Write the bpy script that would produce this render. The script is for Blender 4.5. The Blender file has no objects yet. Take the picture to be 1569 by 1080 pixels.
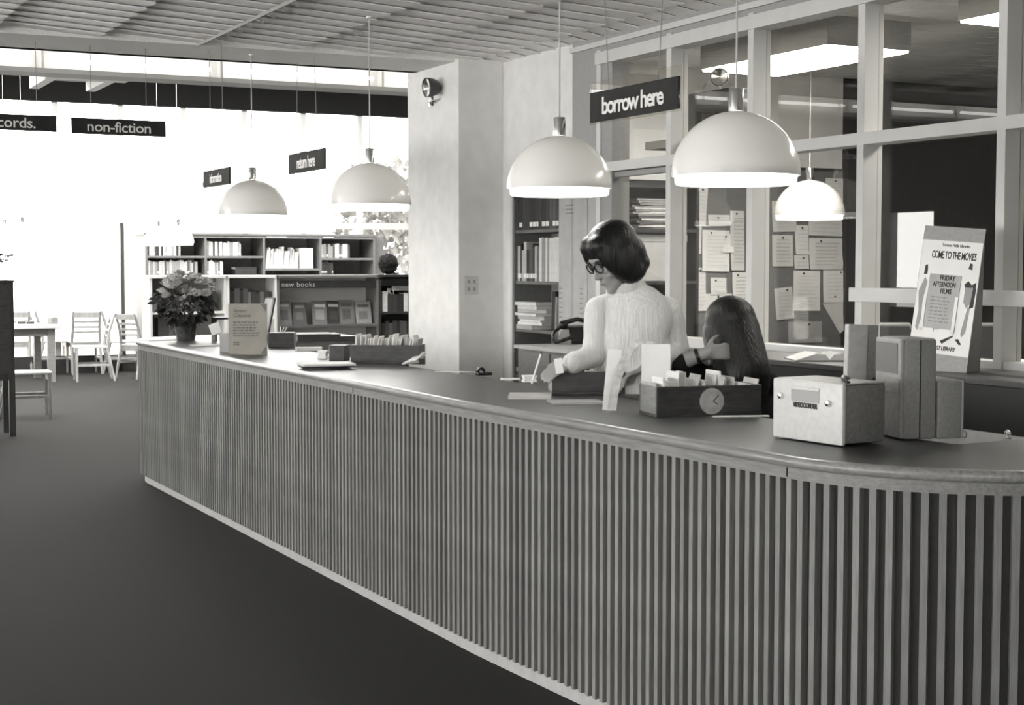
import bpy, bmesh, math, random
from mathutils import Vector, Matrix, Euler
random.seed(7)
sc = bpy.context.scene
COL = sc.collection
PI = math.pi
# ------------------------------------------------------------------ camera
F_PX = 2374.0
PITCH = math.atan(135 / F_PX)
YAW = math.radians(26.75)
CAMZ = 1.53
cd = bpy.data.cameras.new('camera')
cd.sensor_width = 36.0
cd.sensor_fit = 'HORIZONTAL'
cd.lens = 36.0 * F_PX / 1569.0
cd.clip_end = 300
cam = bpy.data.objects.new('camera', cd)
COL.objects.link(cam)
cam.location = (0, 0, CAMZ)
cam.rotation_euler = (PI / 2 - PITCH, 0, -YAW)
sc.camera = cam
# ------------------------------------------------------------------ sky and exposure
wd = bpy.data.worlds.new('overcast_sky')
sc.world = wd
wd.use_nodes = True
bg = wd.node_tree.nodes['Background']
bg.inputs[0].default_value = (1.0, 0.99, 0.97, 1)
bg.inputs[1].default_value = 9.5
sc.view_settings.view_transform = 'Standard'
sc.view_settings.look = 'None'
sc.view_settings.gamma = 1
sc.view_settings.use_curve_mapping = False
sc.view_settings.exposure = 0.2
sc.cycles.max_bounces = 10
sc.cycles.diffuse_bounces = 7
sc.cycles.transparent_max_bounces = 16
sc.cycles.sample_clamp_indirect = 12
sc.cycles.caustics_reflective = False
sc.cycles.caustics_refractive = False
sc.cycles.use_denoising = True
# ------------------------------------------------------------------ helpers
Fv = Vector((math.sin(YAW) * math.cos(PITCH), math.cos(YAW) * math.cos(PITCH), -math.sin(PITCH)))
Rv = Vector((math.cos(YAW), -math.sin(YAW), 0))
Uv = Rv.cross(Fv)
def at(px, py, X=None, Y=None, Z=None, d=None):
    """the place seen at a photo pixel, on a known plane or at a known distance"""
    r = Fv + Rv * ((px - 784.5) / F_PX) + Uv * ((540 - py) / F_PX)
    if X is not None: t = X / r.x
    elif Y is not None: t = Y / r.y
    elif Z is not None: t = (Z - CAMZ) / r.z
    else: t = d
    return Vector((0, 0, CAMZ)) + r * t

def proj(p):
    q = Vector(p) - Vector((0, 0, CAMZ)); z = q.dot(Fv)
    return 784.5 + F_PX * q.dot(Rv) / z, 540 - F_PX * q.dot(Uv) / z
def g(v): return (v, v * 0.99, v * 0.965, 1)
MATS = {}
def mat(name, v, rough=0.6, var=0.0, scale=30.0, stretch=None, bump=0.0, spec=0.4, metal=0.0, rnd=0.0, coat=0.0, detail=4.0):
    """neutral material: noise variation (optionally stretched as grain), fine bump, random tone for each object"""
    if name in MATS: return MATS[name]
    m = bpy.data.materials.new(name); m.use_nodes = True
    nt = m.node_tree; N = nt.nodes; L = nt.links
    b = N['Principled BSDF']
    b.inputs['Roughness'].default_value = rough
    b.inputs['Metallic'].default_value = metal
    b.inputs['Specular IOR Level'].default_value = spec
    b.inputs['Coat Weight'].default_value = coat
    b.inputs['Base Color'].default_value = g(v)
    if var or bump:
        tc = N.new('ShaderNodeTexCoord'); mp = N.new('ShaderNodeMapping')
        L.new(tc.outputs['Object'], mp.inputs['Vector'])
        if stretch: mp.inputs['Scale'].default_value = stretch
        nz = N.new('ShaderNodeTexNoise'); nz.inputs['Scale'].default_value = scale; nz.inputs['Detail'].default_value = detail
        L.new(mp.outputs[0], nz.inputs['Vector'])
        if var:
            rp = N.new('ShaderNodeValToRGB')
            rp.color_ramp.elements[0].position = 0.3; rp.color_ramp.elements[1].position = 0.7
            rp.color_ramp.elements[0].color = g(max(0.003, v * (1 - var))); rp.color_ramp.elements[1].color = g(min(0.95, v * (1 + var)))
            L.new(nz.outputs['Fac'], rp.inputs[0]); L.new(rp.outputs[0], b.inputs['Base Color'])
        if bump:
            bp = N.new('ShaderNodeBump'); bp.inputs['Strength'].default_value = bump; bp.inputs['Distance'].default_value = 0.01
            L.new(nz.outputs['Fac'], bp.inputs['Height']); L.new(bp.outputs[0], b.inputs['Normal'])
    if rnd:
        oi = N.new('ShaderNodeObjectInfo'); mr = N.new('ShaderNodeMapRange')
        mr.inputs[3].default_value = 1 - rnd; mr.inputs[4].default_value = 1 + rnd
        L.new(oi.outputs['Random'], mr.inputs[0])
        mx = N.new('ShaderNodeVectorMath'); mx.operation = 'SCALE'
        src = b.inputs['Base Color'].links[0].from_socket if b.inputs['Base Color'].is_linked else None
        if src: L.new(src, mx.inputs[0])
        else: mx.inputs[0].default_value = g(v)[:3]
        L.new(mr.outputs[0], mx.inputs['Scale']); L.new(mx.outputs[0], b.inputs['Base Color'])
    MATS[name] = m
    return m
def emit(name, v, s):
    if name in MATS: return MATS[name]
    m = bpy.data.materials.new(name); m.use_nodes = True
    b = m.node_tree.nodes['Principled BSDF']
    b.inputs['Base Color'].default_value = g(0.8)
    b.inputs['Emission Color'].default_value = g(v); b.inputs['Emission Strength'].default_value = s
    MATS[name] = m
    return m
def glass(name, f0=0.06, tint=0.95):
    m = bpy.data.materials.new(name); m.use_nodes = True
    nt = m.node_tree; nt.nodes.clear()
    o = nt.nodes.new('ShaderNodeOutputMaterial'); t = nt.nodes.new('ShaderNodeBsdfTransparent'); t.inputs[0].default_value = g(tint)
    gl = nt.nodes.new('ShaderNodeBsdfGlossy'); gl.inputs['Roughness'].default_value = 0.0; gl.inputs[0].default_value = (1, 1, 1, 1)
    lw = nt.nodes.new('ShaderNodeLayerWeight'); lw.inputs[0].default_value = 0.5
    pw = nt.nodes.new('ShaderNodeMath'); pw.operation = 'POWER'; pw.inputs[1].default_value = 5
    ma = nt.nodes.new('ShaderNodeMath'); ma.operation = 'MULTIPLY_ADD'; ma.inputs[1].default_value = 1 - f0; ma.inputs[2].default_value = f0
    mx = nt.nodes.new('ShaderNodeMixShader')
    nt.links.new(lw.outputs['Facing'], pw.inputs[0]); nt.links.new(pw.outputs[0], ma.inputs[0])
    nt.links.new(ma.outputs[0], mx.inputs[0]); nt.links.new(t.outputs[0], mx.inputs[1]); nt.links.new(gl.outputs[0], mx.inputs[2]); nt.links.new(mx.outputs[0], o.inputs[0])
    MATS[name] = m
    return m

class MB:
    """collects shapes, then links them as one mesh object"""
    def __init__(s): s.v = []; s.f = []; s.m = []; s.cur = 0
    def add(s, vs, fs, M=None):
        o = len(s.v)
        for p in vs:
            p = Vector(p)
            s.v.append(M @ p if M is not None else p)
        for f in fs: s.f.append(tuple(i + o for i in f)); s.m.append(s.cur)
        return s
    def slot(s, i): s.cur = i; return s
    def box(s, a, b, M=None, bev=0.0):
        x0, y0, z0 = a; x1, y1, z1 = b
        if x0 > x1: x0, x1 = x1, x0
        if y0 > y1: y0, y1 = y1, y0
        if z0 > z1: z0, z1 = z1, z0
        if bev <= 0:
            vs = [(x0, y0, z0), (x1, y0, z0), (x1, y1, z0), (x0, y1, z0), (x0, y0, z1), (x1, y0, z1), (x1, y1, z1), (x0, y1, z1)]
            return s.add(vs, [(3, 2, 1, 0), (4, 5, 6, 7), (0, 1, 5, 4), (1, 2, 6, 5), (2, 3, 7, 6), (3, 0, 4, 7)], M)
        bm = bmesh.new(); bmesh.ops.create_cube(bm, size=1)
        for v in bm.verts: v.co = ((x0 + x1) / 2 + v.co.x * (x1 - x0), (y0 + y1) / 2 + v.co.y * (y1 - y0), (z0 + z1) / 2 + v.co.z * (z1 - z0))
        bmesh.ops.bevel(bm, geom=bm.edges[:], offset=bev, segments=2, affect='EDGES', profile=0.5)
        return s.bm(bm, M)
    def bm(s, bm, M=None):
        bm.verts.index_update()
        s.add([v.co.copy() for v in bm.verts], [tuple(v.index for v in f.verts) for f in bm.faces], M); bm.free(); return s
    def tube(s, pts, r, n=8, M=None, cap=True):
        pts = [Vector(p) for p in pts]; k = len(pts)
        rs = r if isinstance(r, (list, tuple)) else [r] * k
        vs = []; fs = []
        up = None
        for i, p in enumerate(pts):
            t = (pts[min(i + 1, k - 1)] - pts[max(i - 1, 0)]).normalized()
            if up is None:
                up = Vector((0, 0, 1)) if abs(t.z) < 0.9 else Vector((1, 0, 0))
            a = t.cross(up)
            if a.length < 1e-6: a = t.cross(Vector((0, 1, 0)))
            a.normalize(); b2 = a.cross(t).normalized(); up = b2
            for j in range(n):
                q = 2 * PI * j / n
                vs.append(p + (a * math.cos(q) + b2 * math.sin(q)) * rs[i])
        for i in range(k - 1):
            for j in range(n):
                fs.append((i * n + j, i * n + (j + 1) % n, (i + 1) * n + (j + 1) % n, (i + 1) * n + j))
        if cap:
            fs.append(tuple(range(n))[::-1]); fs.append(tuple((k - 1) * n + j for j in range(n)))
        return s.add(vs, fs, M)
    def lathe(s, prof, n=32, M=None, closed=False):
        vs = []; fs = []; k = len(prof)
        for (r, z) in prof:
            for j in range(n):
                a = 2 * PI * j / n; vs.append((r * math.cos(a), r * math.sin(a), z))
        for i in range(k if closed else k - 1):
            i2 = (i + 1) % k
            for j in range(n): fs.append((i * n + j, i * n + (j + 1) % n, i2 * n + (j + 1) % n, i2 * n + j))
        return s.add(vs, fs, M)
    def prism(s, poly, z0, z1, M=None):
        n = len(poly)
        vs = [(x, y, z0) for x, y in poly] + [(x, y, z1) for x, y in poly]
        fs = [tuple(range(n))[::-1], tuple(range(n, 2 * n))] + [(i, (i + 1) % n, n + (i + 1) % n, n + i) for i in range(n)]
        return s.add(vs, fs, M)
    def ball(s, c, r, M=None, sub=2):
        bm = bmesh.new(); bmesh.ops.create_icosphere(bm, subdivisions=sub, radius=1)
        r = r if isinstance(r, (list, tuple)) else (r, r, r)
        for v in bm.verts: v.co = (c[0] + v.co.x * r[0], c[1] + v.co.y * r[1], c[2] + v.co.z * r[2])
        return s.bm(bm, M)
    def mesh(s, name, mats, smooth=False):
        me = bpy.data.meshes.new(name); me.from_pydata([tuple(v) for v in s.v], [], s.f)
        for m in (mats if isinstance(mats, (list, tuple)) else [mats]): me.materials.append(m)
        if any(s.m): me.polygons.foreach_set('material_index', s.m)
        bm = bmesh.new(); bm.from_mesh(me); bmesh.ops.recalc_face_normals(bm, faces=bm.faces); bm.to_mesh(me); bm.free()
        if smooth:
            me.polygons.foreach_set('use_smooth', [True] * len(me.polygons))
            try: me.set_sharp_from_angle(angle=math.radians(40))
            except Exception: pass
        me.update()
        return me
    def build(s, name, mats, parent=None, smooth=False, loc=None, rot=None):
        return link(name, s.mesh(name, mats, smooth), parent, loc, rot)
def link(name, me, parent=None, loc=None, rot=None):
    o = bpy.data.objects.new(name, me); COL.objects.link(o)
    if parent is not None: o.parent = parent
    if loc is not None: o.location = loc
    if rot is not None: o.rotation_euler = rot
    return o
def tag(o, label, cat, group=None, kind=None):
    o['label'] = label; o['category'] = cat
    if group: o['group'] = group
    if kind: o['kind'] = kind
    return o
def thing(name, label, cat, loc=(0, 0, 0), rz=0, group=None, rot=None):
    o = bpy.data.objects.new(name, None); COL.objects.link(o); o.empty_display_size = 0.05
    o.location = loc; o.rotation_euler = rot if rot else (0, 0, rz)
    return tag(o, label, cat, group)
def struct(o, label=None):
    o['kind'] = 'structure'
    if label: o['label'] = label
    return o
def sgroup(name, label=None, loc=(0, 0, 0)):
    o = bpy.data.objects.new(name, None); COL.objects.link(o); o.location = loc
    return struct(o, label)
CH = {}
def dup(root, loc, rz=None, label=None, scale=None, rot=None):
    def cp(o, par):
        c = o.copy(); COL.objects.link(c); c.parent = par
        for ch in [x for x in list(o.children)]: cp(ch, c)
        return c
    r = cp(root, None); r.location = loc
    if rz is not None: r.rotation_euler = (0, 0, rz)
    if rot is not None: r.rotation_euler = rot
    if label: r['label'] = label
    if scale: r.scale = (scale,) * 3
    return r
def TR(x=0, y=0, z=0, rx=0, ry=0, rz=0):
    return Matrix.Translation((x, y, z)) @ Euler((rx, ry, rz)).to_matrix().to_4x4()
def text(body, size, m, parent, loc, rot=(PI / 2, 0, 0), align='CENTER', bold=0.0, sp=1.0, sx=1.0, name='lettering', ext=0.0006):
    cu = bpy.data.curves.new('t', 'FONT'); cu.body = body; cu.size = size; cu.align_x = align; cu.align_y = 'CENTER'
    cu.extrude = ext; cu.offset = bold; cu.space_character = sp; cu.resolution_u = 3; cu.fill_mode = 'BOTH'
    o = bpy.data.objects.new('t', cu); COL.objects.link(o)
    dg = bpy.context.evaluated_depsgraph_get()
    me = bpy.data.meshes.new_from_object(o.evaluated_get(dg)); bpy.data.objects.remove(o); bpy.data.curves.remove(cu)
    me.materials.clear(); me.materials.append(m); me.name = name
    r = link(name, me, parent, loc, rot); r.scale = (sx, 1, 1)
    return r
def capsule(mb, p0, p1, r0, r1, n=14, M=None):
    p0 = Vector(p0); p1 = Vector(p1); ax = (p1 - p0); Ln = ax.length; ax.normalize()
    pts = []; rs = []
    for k in range(5):
        a = PI / 2 * (1 - k / 4.0)
        pts.append(p0 - ax * r0 * math.sin(a)); rs.append(max(r0 * math.cos(a), r0 * 0.05))
    for k in range(5):
        a = PI / 2 * k / 4.0
        pts.append(p1 + ax * r1 * math.sin(a)); rs.append(max(r1 * math.cos(a), r1 * 0.05))
    mb.tube(pts, rs, n, M)
def blob(name, mb, m, parent, voxel=0.01, smooth=6, loc=None, rot=None, disp=0.0, dsize=0.07):
    """one continuous skin over all the shapes collected in mb"""
    o = mb.build(name, m, None)
    r = o.modifiers.new('r', 'REMESH'); r.mode = 'VOXEL'; r.voxel_size = voxel
    if smooth:
        q = o.modifiers.new('s', 'SMOOTH'); q.iterations = smooth; q.factor = 0.5
    if disp:
        tx = bpy.data.textures.new('folds', 'CLOUDS'); tx.noise_scale = dsize; tx.noise_depth = 1
        dm = o.modifiers.new('d', 'DISPLACE'); dm.texture = tx; dm.strength = disp; dm.mid_level = 0.5; dm.texture_coords = 'LOCAL'
    dg = bpy.context.evaluated_depsgraph_get()
    me = bpy.data.meshes.new_from_object(o.evaluated_get(dg))
    old = o.data; bpy.data.objects.remove(o); bpy.data.meshes.remove(old)
    me.name = name; me.materials.clear(); me.materials.append(m)
    me.polygons.foreach_set('use_smooth', [True] * len(me.polygons))
    return link(name, me, parent, loc, rot)
ORD = ['first', 'second', 'third', 'fourth', 'fifth', 'sixth', 'seventh', 'eighth', 'ninth', 'tenth', 'eleventh', 'twelfth', 'thirteenth', 'fourteenth', 'fifteenth', 'sixteenth', 'seventeenth', 'eighteenth', 'nineteenth', 'twentieth']
def nth(i): return ORD[i] if i < 20 else ('twenty-' + ORD[i - 20] if i < 29 else 'thirty-' + ORD[max(0, i - 30)] if i > 29 else 'thirtieth')
def lines(mb, x0, x1, z0, z1, n, y, h=0.0016, ragged=0.25):
    """rows of short marks standing for handwriting too small to read"""
    for i in range(n):
        z = z1 - (z1 - z0) * (i + 0.5) / n; x = x0
        xe = x1 - random.random() * ragged * (x1 - x0)
        while x < xe:
            w = random.uniform(0.008, 0.022); xx = min(x + w, xe)
            mb.box((x, y - 0.0004, z - h), (xx, y, z + h)); x = xx + 0.005
# ------------------------------------------------------------------ materials
M_white = mat('white_paint', 0.83, 0.55, 0.03, 6, bump=0.04)
M_plaster = mat('white_plaster', 0.76, 0.8, 0.05, 9, bump=0.12)
M_frame = mat('white_frame_paint', 0.6, 0.45, 0.03, 8)
M_greywall = mat('grey_wall_paint', 0.33, 0.7, 0.04, 40, bump=0.05)
M_ceil = mat('ceiling_plank_paint', 0.85, 0.5, 0.05, 60, rnd=0.04)
M_soffit = mat('soffit_paint', 0.8, 0.7, 0.08, 90, bump=0.1)
M_carpet = mat('carpet', 0.021, 0.85, 0.3, 260, bump=0.3, spec=0.05, detail=2)
_b = M_carpet.node_tree.nodes['Principled BSDF']; _b.inputs['Sheen Weight'].default_value = 0.03; _b.inputs['Sheen Roughness'].default_value = 0.45; _b.inputs['Sheen Tint'].default_value = g(0.9)
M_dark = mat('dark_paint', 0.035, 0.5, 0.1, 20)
M_black = mat('black_plastic', 0.012, 0.3, 0.0)
M_slat = mat('oak_slat', 0.205, 0.5, 0.18, 14, (8, 8, 0.6), bump=0.05, rnd=0.16)
M_back = mat('counter_backing', 0.05, 0.7, 0.1, 20)
M_nose = mat('oak_nosing', 0.24, 0.3, 0.22, 18, (6, 0.5, 6), coat=0.15)
M_apron = mat('oak_apron', 0.2, 0.5, 0.2, 18, (6, 0.5, 6))
M_top = mat('dark_laminate_top', 0.032, 0.4, 0.15, 70, spec=0.5)
M_kick = mat('pale_kick_board', 0.42, 0.5, 0.08, 20)
M_chrome = mat('chrome', 0.75, 0.15, metal=1.0)
M_wood = mat('pale_chair_wood', 0.3, 0.4, 0.15, 16, (1, 1, 0.3), spec=0.4)
M_wood2 = mat('table_wood', 0.2, 0.4, 0.15, 16, (0.4, 3, 3))
M_seat = mat('pale_seat', 0.5, 0.35)
M_case = mat('bookcase_wood', 0.16, 0.5, 0.12, 16, (0.6, 3, 3))
M_caseback = mat('bookcase_back', 0.24, 0.6, 0.12, 16)
M_darkcase = mat('dark_wood', 0.035, 0.5, 0.2, 16, (3, 3, 0.5))
M_paper = mat('white_paper', 0.82, 0.8, 0.03, 8)
M_card = mat('pale_card', 0.7, 0.8, 0.04, 10, rnd=0.15)
M_greypaper = mat('grey_paper', 0.42, 0.8, 0.08, 12)
M_cork = mat('pin_board', 0.17, 0.9, 0.12, 90)
M_ink = mat('ink', 0.03, 0.7)
M_faint = mat('faint_ink', 0.38, 0.8)
M_tray = mat('dark_tray_wood', 0.045, 0.45, 0.35, 20, (0.7, 4, 4))
M_trayend = mat('tray_end_wood', 0.17, 0.4, 0.25, 20, (4, 0.7, 4))
M_signblk = mat('sign_black', 0.03, 0.7, 0.2, 12, spec=0.15)
M_signtxt = mat('sign_white', 0.8, 0.5)
M_acrylic = glass('clear_acrylic', 0.04, 0.95)
M_glass = glass('window_glass', 0.04, 0.98)
M_skin = mat('skin', 0.28, 0.5, 0.05, 20, spec=0.35)
M_hair = mat('dark_hair', 0.007, 0.42, 0.6, 14, (9, 9, 0.5), bump=0.4, spec=0.3)
M_sweater = mat('white_knit', 0.66, 0.95, 0.07, 26, (5, 5, 0.5), bump=0.6, spec=0.1)
M_cloth = mat('dark_cloth', 0.016, 0.95, 0.2, 60, bump=0.2, spec=0.1)
M_cloth2 = mat('grey_cloth', 0.1, 0.95, 0.2, 60, bump=0.2, spec=0.1)
BOOKM = [mat('book_cover_%d' % i, v, 0.55, 0.12, 30) for i, v in enumerate((0.03, 0.05, 0.09, 0.16, 0.28, 0.45, 0.62, 0.75))]
M_pages = mat('book_pages', 0.68, 0.9, 0.06, 200, (1, 1, 8))

# ------------------------------------------------------------------ room shell
XW, YB, YF, ZC, ZH = 4.65, 10.1, 22.4, 2.87, 4.45      # partition plane, end of low ceiling, window wall, low and high ceiling
XL, XR, YN = -6.0, 12.0, -4.0
struct(MB().box((XL, YN, -0.12), (XR, YF + 0.2, 0)).build('floor', M_carpet), 'dark carpet floor')
struct(MB().box((-60, YF + 0.2, -0.5), (60, 90, -0.35)).build('ground', mat('pale_ground', 0.35, 0.9, 0.2, 2)), 'pale ground outside the windows')
# low ceiling: slab above, planks hung below it
ceil = struct(MB().box((XL, YN, ZC + 0.10), (XR, YB, ZC + 0.25)).build('ceiling', M_soffit), 'low ceiling of hung planks')
soff = struct(MB().box((XL, 9.42, ZC), (XW + 0.02, YB, ZC + 0.1)).box((XL, YB - 0.08, ZC), (XR, YB, ZH + 0.1)).build('trim_1', M_soffit), 'plain soffit at the end of the low ceiling')
PW, PR = 0.61, 0.2
pl = MB()
L_, t_ = PW + 0.012, 0.008
# a shallow saw-tooth plank, its right end hanging lower
za, zb_ = 0.036, 0.0
pl.add([(0, 0, za), (L_, 0, zb_), (L_, PR * 1.02, zb_ + 0.012), (0, PR * 1.02, za + 0.012),
        (0, 0, za + t_), (L_, 0, zb_ + t_), (L_, PR * 1.02, zb_ + 0.012 + t_), (0, PR * 1.02, za + 0.012 + t_)],
       [(3, 2, 1, 0), (4, 5, 6, 7), (0, 1, 5, 4), (1, 2, 6, 5), (2, 3, 7, 6), (3, 0, 4, 7)])
plm = pl.mesh('plank', M_ceil)
X0 = 1.98
nmod = 0
for i in range(-5, 5):
    x = X0 + i * PW
    w = min(PW, XW - x)
    for j in range(24):
        o = link('plank', plm, ceil, (x, 4.62 + j * PR, ZC)); o.scale.x = w / PW
# track rail with small hooks along one joint
xr = X0 + PW - 0.004
rl = MB().box((xr - 0.004, 4.6, ZC - 0.012), (xr + 0.004, 9.42, ZC + 0.005)).build('track_rail', M_greywall, ceil)
hk = MB().tube([(0, 0, 0), (0.05, 0.012, -0.018), (0.06, 0.014, -0.004)], 0.0025, 6).mesh('hook', M_frame)
for j in range(22): link('hook', hk, rl, (xr, 4.85 + j * 0.2, ZC - 0.005))
struct(MB().box((XL, YB, ZH), (XR, 15.4, ZH + 0.15)).box((XL, 20.6, ZH), (XR, YF + 0.2, ZH + 0.15)).box((XL, 15.4, ZH), (-1, 20.6, ZH + 0.15)).box((9.5, 15.4, ZH), (XR, 20.6, ZH + 0.15)).build('ceiling_high', M_white), 'high white ceiling with an opening added to light the reading area')
rf = sgroup('window_4', 'unseen rooflight added to brighten the reading area')  # rooflight added out of view to lighten the far floor and mullions
for k in range(8): MB().box((-1 + k * 1.5 - 0.03, 15.4, ZH + 0.02), (-1 + k * 1.5 + 0.03, 20.6, ZH + 0.12)).build('glazing_bar', M_frame, rf)
# workroom ceiling strips behind the glass
ceil2 = struct(MB().box((XW + 0.12, 1.0, ZC + 0.03), (XR, 9.0, ZC + 0.1)).build('ceiling_workroom', M_soffit), 'workroom ceiling of narrow strips')
st = MB().box((0, 0, 0), (XR - XW - 0.12, 0.188, 0.03)).mesh('plank', M_ceil)
for j in range(34): link('plank', st, ceil2, (XW + 0.12, 2.2 + j * 0.2, ZC))

# outer walls: left wall (windows in the reading area), wall behind the camera, right side
wl = MB()
wl.box((XL - 0.2, YN, 0), (XL, -0.6, ZC + 0.2))
wl.box((XL - 0.2, -0.6, 0), (XL, 9.6, 0.6)); wl.box((XL - 0.2, -0.6, 2.6), (XL, 9.6, ZC + 0.2))
wl.box((XL - 0.2, 9.6, 0), (XL, 10.4, ZH)); wl.box((XL - 0.2, 10.4, 0), (XL, 13.4, 0.35)); wl.box((XL - 0.2, 10.4, 3.8), (XL, 13.4, ZH))
wp_ = MB().box((XL - 0.2, 13.4, 0), (XL, 17.2, ZH)).box((XL - 0.2, 17.2, 0), (XL, 18.2, 0.9)).box((XL - 0.2, 17.2, 2.3), (XL, 18.2, ZH)).box((XL - 0.2, 18.2, 0), (XL, YF, ZH))
struct(wp_.build('wall_left_panel', mat('dark_panelling', 0.09, 0.6, 0.2, 5, (1, 3, 0.3))), 'dark panelled wall of the reading area, out of view')
struct(wl.build('wall_left', M_plaster), 'plaster wall with windows, out of view on the left')
lw = sgroup('window_1', 'windows of the left wall')
for y in [-0.55, 2.0, 5.0, 7.4, 9.55]: MB().box((XL - 0.12, y - 0.03, 0.6), (XL - 0.04, y + 0.03, 2.6)).build('mullion', M_frame, lw)
for k in range(3): MB().box((XL - 0.12, 10.45 + k * 1.43 - 0.04, 0.35), (XL - 0.04, 10.45 + k * 1.43 + 0.04, 3.8)).build('mullion', M_frame, lw)
MB().box((XL - 0.12, 10.4, 2.1), (XL - 0.04, 13.4, 2.18)).build('transom', M_frame, lw)
struct(MB().box((XL - 0.2, YN - 0.2, 0), (-4, YN, ZC + 0.25)).box((0, YN - 0.2, 0), (XR, YN, ZC + 0.25)).box((-4, YN - 0.2, 0), (0, YN, 0.9)).box((-4, YN - 0.2, 2.2), (0, YN, ZC + 0.25)).build('wall_back', M_greywall), 'plaster wall behind the viewer')
bw_ = sgroup('window_5', 'unseen window added behind the viewer for fill light')  # opening added out of view as fill for faces turned to the camera
for x in (-3.97, -2, -0.03): MB().box((x - 0.03, YN - 0.14, 0.9), (x + 0.03, YN - 0.06, 2.2)).build('mullion', M_frame, bw_)
struct(MB().box((XR, YN, 0), (XR + 0.2, YF, ZH + 0.1)).build('wall_side', M_plaster), 'outer side wall')
# window wall at the far end
wf = MB().box((XL, YF, 0), (-2.0, YF + 0.2, ZH)).box((-2.0, YF, 0), (XR, YF + 0.2, 0.22)).box((XL, YF, 3.84), (XR, YF + 0.2, ZH + 0.1))
struct(wf.build('wall_far', M_white), 'far wall around the bright windows')
struct(MB().box((XL, YF - 0.04, 3.80), (XR, YF, 4.3)).build('trim_2', mat('band_dark', 0.012, 0.8, spec=0.1)), 'dark band above the far windows')
struct(MB().box((XL, YF - 0.05, 0), (XR, YF, 0.24)).build('baseboard_far', M_dark), 'dark baseboard heater below the far windows')
M_farframe = mat('grey_window_frame', 0.55, 0.5)
fw = sgroup('window_2', 'tall bright windows of the far wall')
x = at(88, 400, Y=YF).x
xs = [x + (at(188, 400, Y=YF).x - x) * k for k in range(-10, 11)]
for xx in xs:
    if -2 < xx < XR: MB().box((xx - 0.04, YF + 0.02, 0.2), (xx + 0.04, YF + 0.1, 3.86)).build('mullion', M_farframe, fw)
for z, h in ((2.12, 0.1), (2.7, 0.07)): MB().box((-2.0, YF + 0.03, z - h / 2), (XR, YF + 0.09, z + h / 2)).build('transom', M_farframe, fw)
pn = MB().box((0, 0, 0), (1, 0.006, 1)).mesh('glass_pane', M_glass)
xq = [-2.05] + [v for v in xs if -2 < v < XR]
for a, b in zip(xq[:-1], xq[1:]):
    for z0, z1 in ((0.22, 2.07), (2.17, 2.665), (2.735, 3.84)):
        o = link('glass_pane', pn, fw, (a + 0.045, YF + 0.05, z0)); o.scale = (b - a - 0.09, 1, z1 - z0)
p = at(187, 450, Y=YF)
struct(MB().box((p.x - 0.03, YF - 0.09, 0), (p.x + 0.015, YF - 0.04, 2.12)).build('trim_3', M_dark), 'dark upright post beside the tall bookcase')

# the right wall: white plaster, built-in bookcase niche, grey panel, glazing above
Y_col, Y_n0, Y_n1, Y_g = 9.36, 8.40, 9.22, 7.92
wr = MB()
wr.box((XW, Y_n1, 0), (XW + 0.12, YB, ZC + 0.1))
wr.box((XW, Y_n0, 2.09), (XW + 0.12, Y_n1, ZC + 0.1))
struct(wr.build('wall_right', M_plaster), 'white plaster wall beside the column')
wg = MB().box((XW, Y_g, 0), (XW + 0.12, Y_n0, ZC + 0.1)).box((XW, 1.0, 2.79), (XW + 0.12, Y_g, ZC + 0.1))
struct(wg.build('wall_panel', M_greywall), 'grey wall panel beside and above the glazed partition')
struct(MB().box((XW - 0.02, YN, ZC - 0.05), (XW, 8.40, ZC - 0.02)).build('trim_4', M_frame), 'thin white trim along the ceiling edge')
struct(MB().box((XW, YN, 0), (XW + 0.12, 1.0, ZC + 0.1)).build('wall_near', M_greywall), 'grey wall next to the glazed partition')
# column
pc = at(703, 400, Y=Y_col).x
struct(MB().box((pc, Y_col, 0), (XW + 0.0, YB + 0.12, ZC + 0.02), bev=0.004).build('column', M_plaster), 'square white column beside the counter')
# glazed partition
gp = sgroup('window_3', 'white framed glazed partition of the workroom')
def post(y, w=0.05, z0=0.0, z1=2.8, d=0.1): return MB().box((XW - 0.01, y - w, z0), (XW + d, y, z1), bev=0.003).build('mullion', M_frame, gp)
MY = [at(915, 300, X=XW).y, at(1022, 300, X=XW).y, at(1146, 300, X=XW).y, at(1314, 300, X=XW).y, at(1528, 300, X=XW).y, 3.85, 3.0, 2.15, 1.3]
for y in MY: post(y)
z_head = at(1022, 56, X=XW).z; z_tr = at(1022, 238, X=XW).z
MB().box((XW - 0.02, 1.0, z_head - 0.07), (XW + 0.1, MY[0], z_head)).build('head_rail', M_frame, gp)
MB().box((XW - 0.012, 1.0, z_tr - 0.055), (XW + 0.1, MY[0] - 0.05, z_tr)).build('transom', M_frame, gp)
zb = 1.10
MB().box((XW, 1.0, zb - 0.02), (XW + 0.1, MY[1], zb + 0.03)).build('sill', M_frame, gp)
MB().box((XW + 0.02, 1.0, 0), (XW + 0.08, MY[1], zb - 0.02)).build('spandrel', M_greywall, gp)
pz = MB().box((0, 0, 0), (0.006, 1, 1)).mesh('glass_pane', M_glass)
for a, b in zip(MY[:-1], MY[1:]):
    for z0, z1 in ((zb + 0.03, z_tr - 0.055), (z_tr, z_head - 0.07)):
        if a == MY[0] and z0 < 2: continue
        o = link('glass_pane', pz, gp, (XW + 0.07, b, z0)); o.scale = (1, a - 0.05 - b, z1 - z0)
zr = at(1310, 451, X=XW).z
MB().box((XW - 0.03, 1.0, zr - 0.032), (XW - 0.008, MY[3] + 0.02, zr + 0.032), bev=0.003).build('chair_rail', M_frame, gp)
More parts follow.
